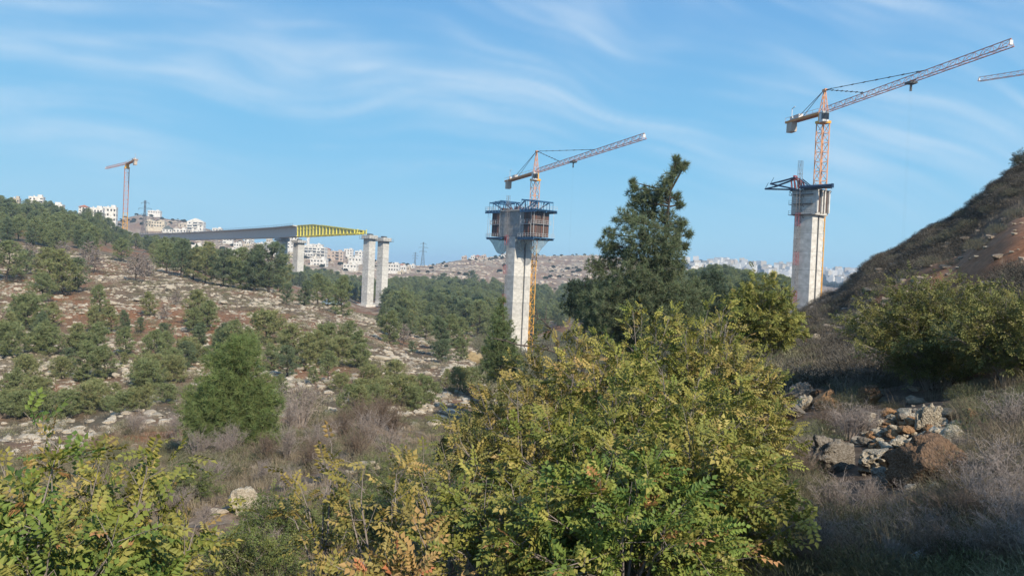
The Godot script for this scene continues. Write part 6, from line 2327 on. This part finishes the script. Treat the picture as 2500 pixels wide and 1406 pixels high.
		shrub(e[0], "green shrubs beside the thicket", G((e[1] - 1250.0) / F * D, -D), Vector3(e[4], e[5], e[4]), {"seed": e[6], "stems": 30, "twigs": 14, "leaves": 5, "palette": [Color(0.055, 0.080, 0.026), Color(0.080, 0.105, 0.032), Color(0.11, 0.13, 0.040), Color(0.14, 0.145, 0.055)], "meshes": small, "scale": 1.6, "twig_len": 0.26, "bare": 0.25})


# ---------------------------------------------------------------- small things
func small_things() -> void:
	# rusty fence post on the track
	var at := hit(1967, 860, 8.0)
	var k := -at.z / F
	var t := thing("fence_post", "thin rusty fence post standing on the bare ground below the pier", "fence post", at)
	var mb := MB.new()
	mb.box(Vector3(0.01, 30 * k, 0), Vector3(0.022, 0, 0), Vector3(0, 34 * k, 0), Vector3(0, 0, 0.005))
	mb.box(Vector3(-0.008, 30 * k, 0.02), Vector3(0.005, 0, 0), Vector3(0, 34 * k, 0), Vector3(0, 0, 0.022))
	obj("angle_iron", mb.done(), M.brown_stone, t)
	# crushed clear plastic bottle in the dry grass
	at = hit(2256, 1385, 3.0)
	t = thing("plastic_bottle", "crushed clear plastic bottle glinting in the dry brush", "bottle", at + Vector3(0, 0.10, 0))
	mb = MB.new()
	mb.tube(PackedVector3Array([Vector3(-0.07, -0.05, 0), Vector3(-0.066, -0.047, 0), Vector3(-0.02, -0.012, 0.006), Vector3(0.03, 0.022, 0), Vector3(0.06, 0.045, 0), Vector3(0.085, 0.062, 0)]), PackedFloat32Array([0.001, 0.026, 0.02, 0.028, 0.024, 0.011]), 10)
	obj("bottle_body", mb.done(), M.clear_plastic, t)
	mb = MB.new()
	mb.tube(PackedVector3Array([Vector3(0.085, 0.062, 0), Vector3(0.10, 0.073, 0), Vector3(0.1005, 0.0733, 0)]), PackedFloat32Array([0.014, 0.014, 0.001]), 10)
	obj("cap", mb.done(), M.cab_white, t)
	# white slatted box on a stand, high on the slope
	at = hit(163, 698, 40.0)
	k = -at.z / F
	t = thing("slatted_box", "small white slatted box on legs among the slope pines", "box", at)
	mb = MB.new()
	for s in [-1.0, 1.0]:
		for q in [-1.0, 1.0]:
			mb.bar(Vector3(s * 4.5 * k, -0.1, q * 4.0 * k), Vector3(s * 4.5 * k, 8 * k, q * 4.0 * k), 0.06)
	obj("stand", mb.done(), M.dark_steel, t)
	for i in 4:
		mb = MB.new()
		mb.box(Vector3(0, (8.6 + i * 3.0) * k, 0), Vector3(5.6 * k, 0, 0), Vector3(0, 1.1 * k, 0), Vector3(0, 0, 5.0 * k))
		obj("slat", mb.done(), M.white_render, t)
	# dead branch lying over the thicket in front of the netted pier
	var r := RandomNumberGenerator.new()
	r.seed = 8
	var D := 10.5
	for b in [[[[1205, 826], [1235, 832], [1265, 842], [1300, 846], [1330, 852], [1362, 862]], 3.2, "dark crooked dead branch reaching across the foot of the netted pier"], [[[1300, 772], [1325, 782], [1338, 795], [1350, 812], [1362, 830]], 2.6, "forked dead branch sticking up from the back of the thicket"]]:
		var base := P(b[0][b[0].size() - 1][0], b[0][b[0].size() - 1][1], D)
		var g := G(base.x, base.z)
		t = thing("dead_branch", b[2], "branch", g)
		var pts := PackedVector3Array()
		var rad := PackedFloat32Array()
		mb = MB.new()
		var n: int = b[0].size()
		for i in n:
			pts.append(P(b[0][i][0], b[0][i][1], D + i * 0.05) - g)
			rad.append(b[1] * D / F * (0.35 + 0.65 * i / (n - 1.0)))
		pts.append(Vector3(0.25, -0.1, 0)); rad.append(b[1] * D / F * 1.2)
		mb.tube(pts, rad, 6)
		obj("limb", mb.done(), M.dead_wood, t)
		for i in 12:
			mb = MB.new()
			var j := r.randi() % (n - 1)
			var p := pts[j].lerp(pts[j + 1], r.randf())
			var d := Vector3(r.randfn() * 0.7, r.randfn() * 0.5 + 0.5, r.randfn() * 0.6).normalized() * r.randf_range(0.08, 0.24)
			mb.tube(PackedVector3Array([p, p + d * 0.5 + Vector3(0.01, 0.01, 0), p + d]), PackedFloat32Array([0.007, 0.005, 0.002]), 4)
			obj("side_twig", mb.done(), M.dead_wood, t)
	# pale fallen stick at the foot of the thicket
	at = hit(1340, 1388, 3.0)
	t = thing("fallen_stick", "pale barkless stick lying at the bottom of the thicket", "stick", at)
	mb = MB.new()
	mb.tube(PackedVector3Array([Vector3(-0.16, 0.02, 0), Vector3(-0.05, 0.03, 0.01), Vector3(0.09, 0.015, 0)]), PackedFloat32Array([0.009, 0.008, 0.005]), 6)
	obj("stick", mb.done(), M.twig_pale, t)
	mb = MB.new()
	mb.tube(PackedVector3Array([Vector3(-0.13, 0.025, 0), Vector3(-0.15, 0.07, 0.02)]), PackedFloat32Array([0.006, 0.003]), 5)
	obj("side_stub", mb.done(), M.twig_pale, t)
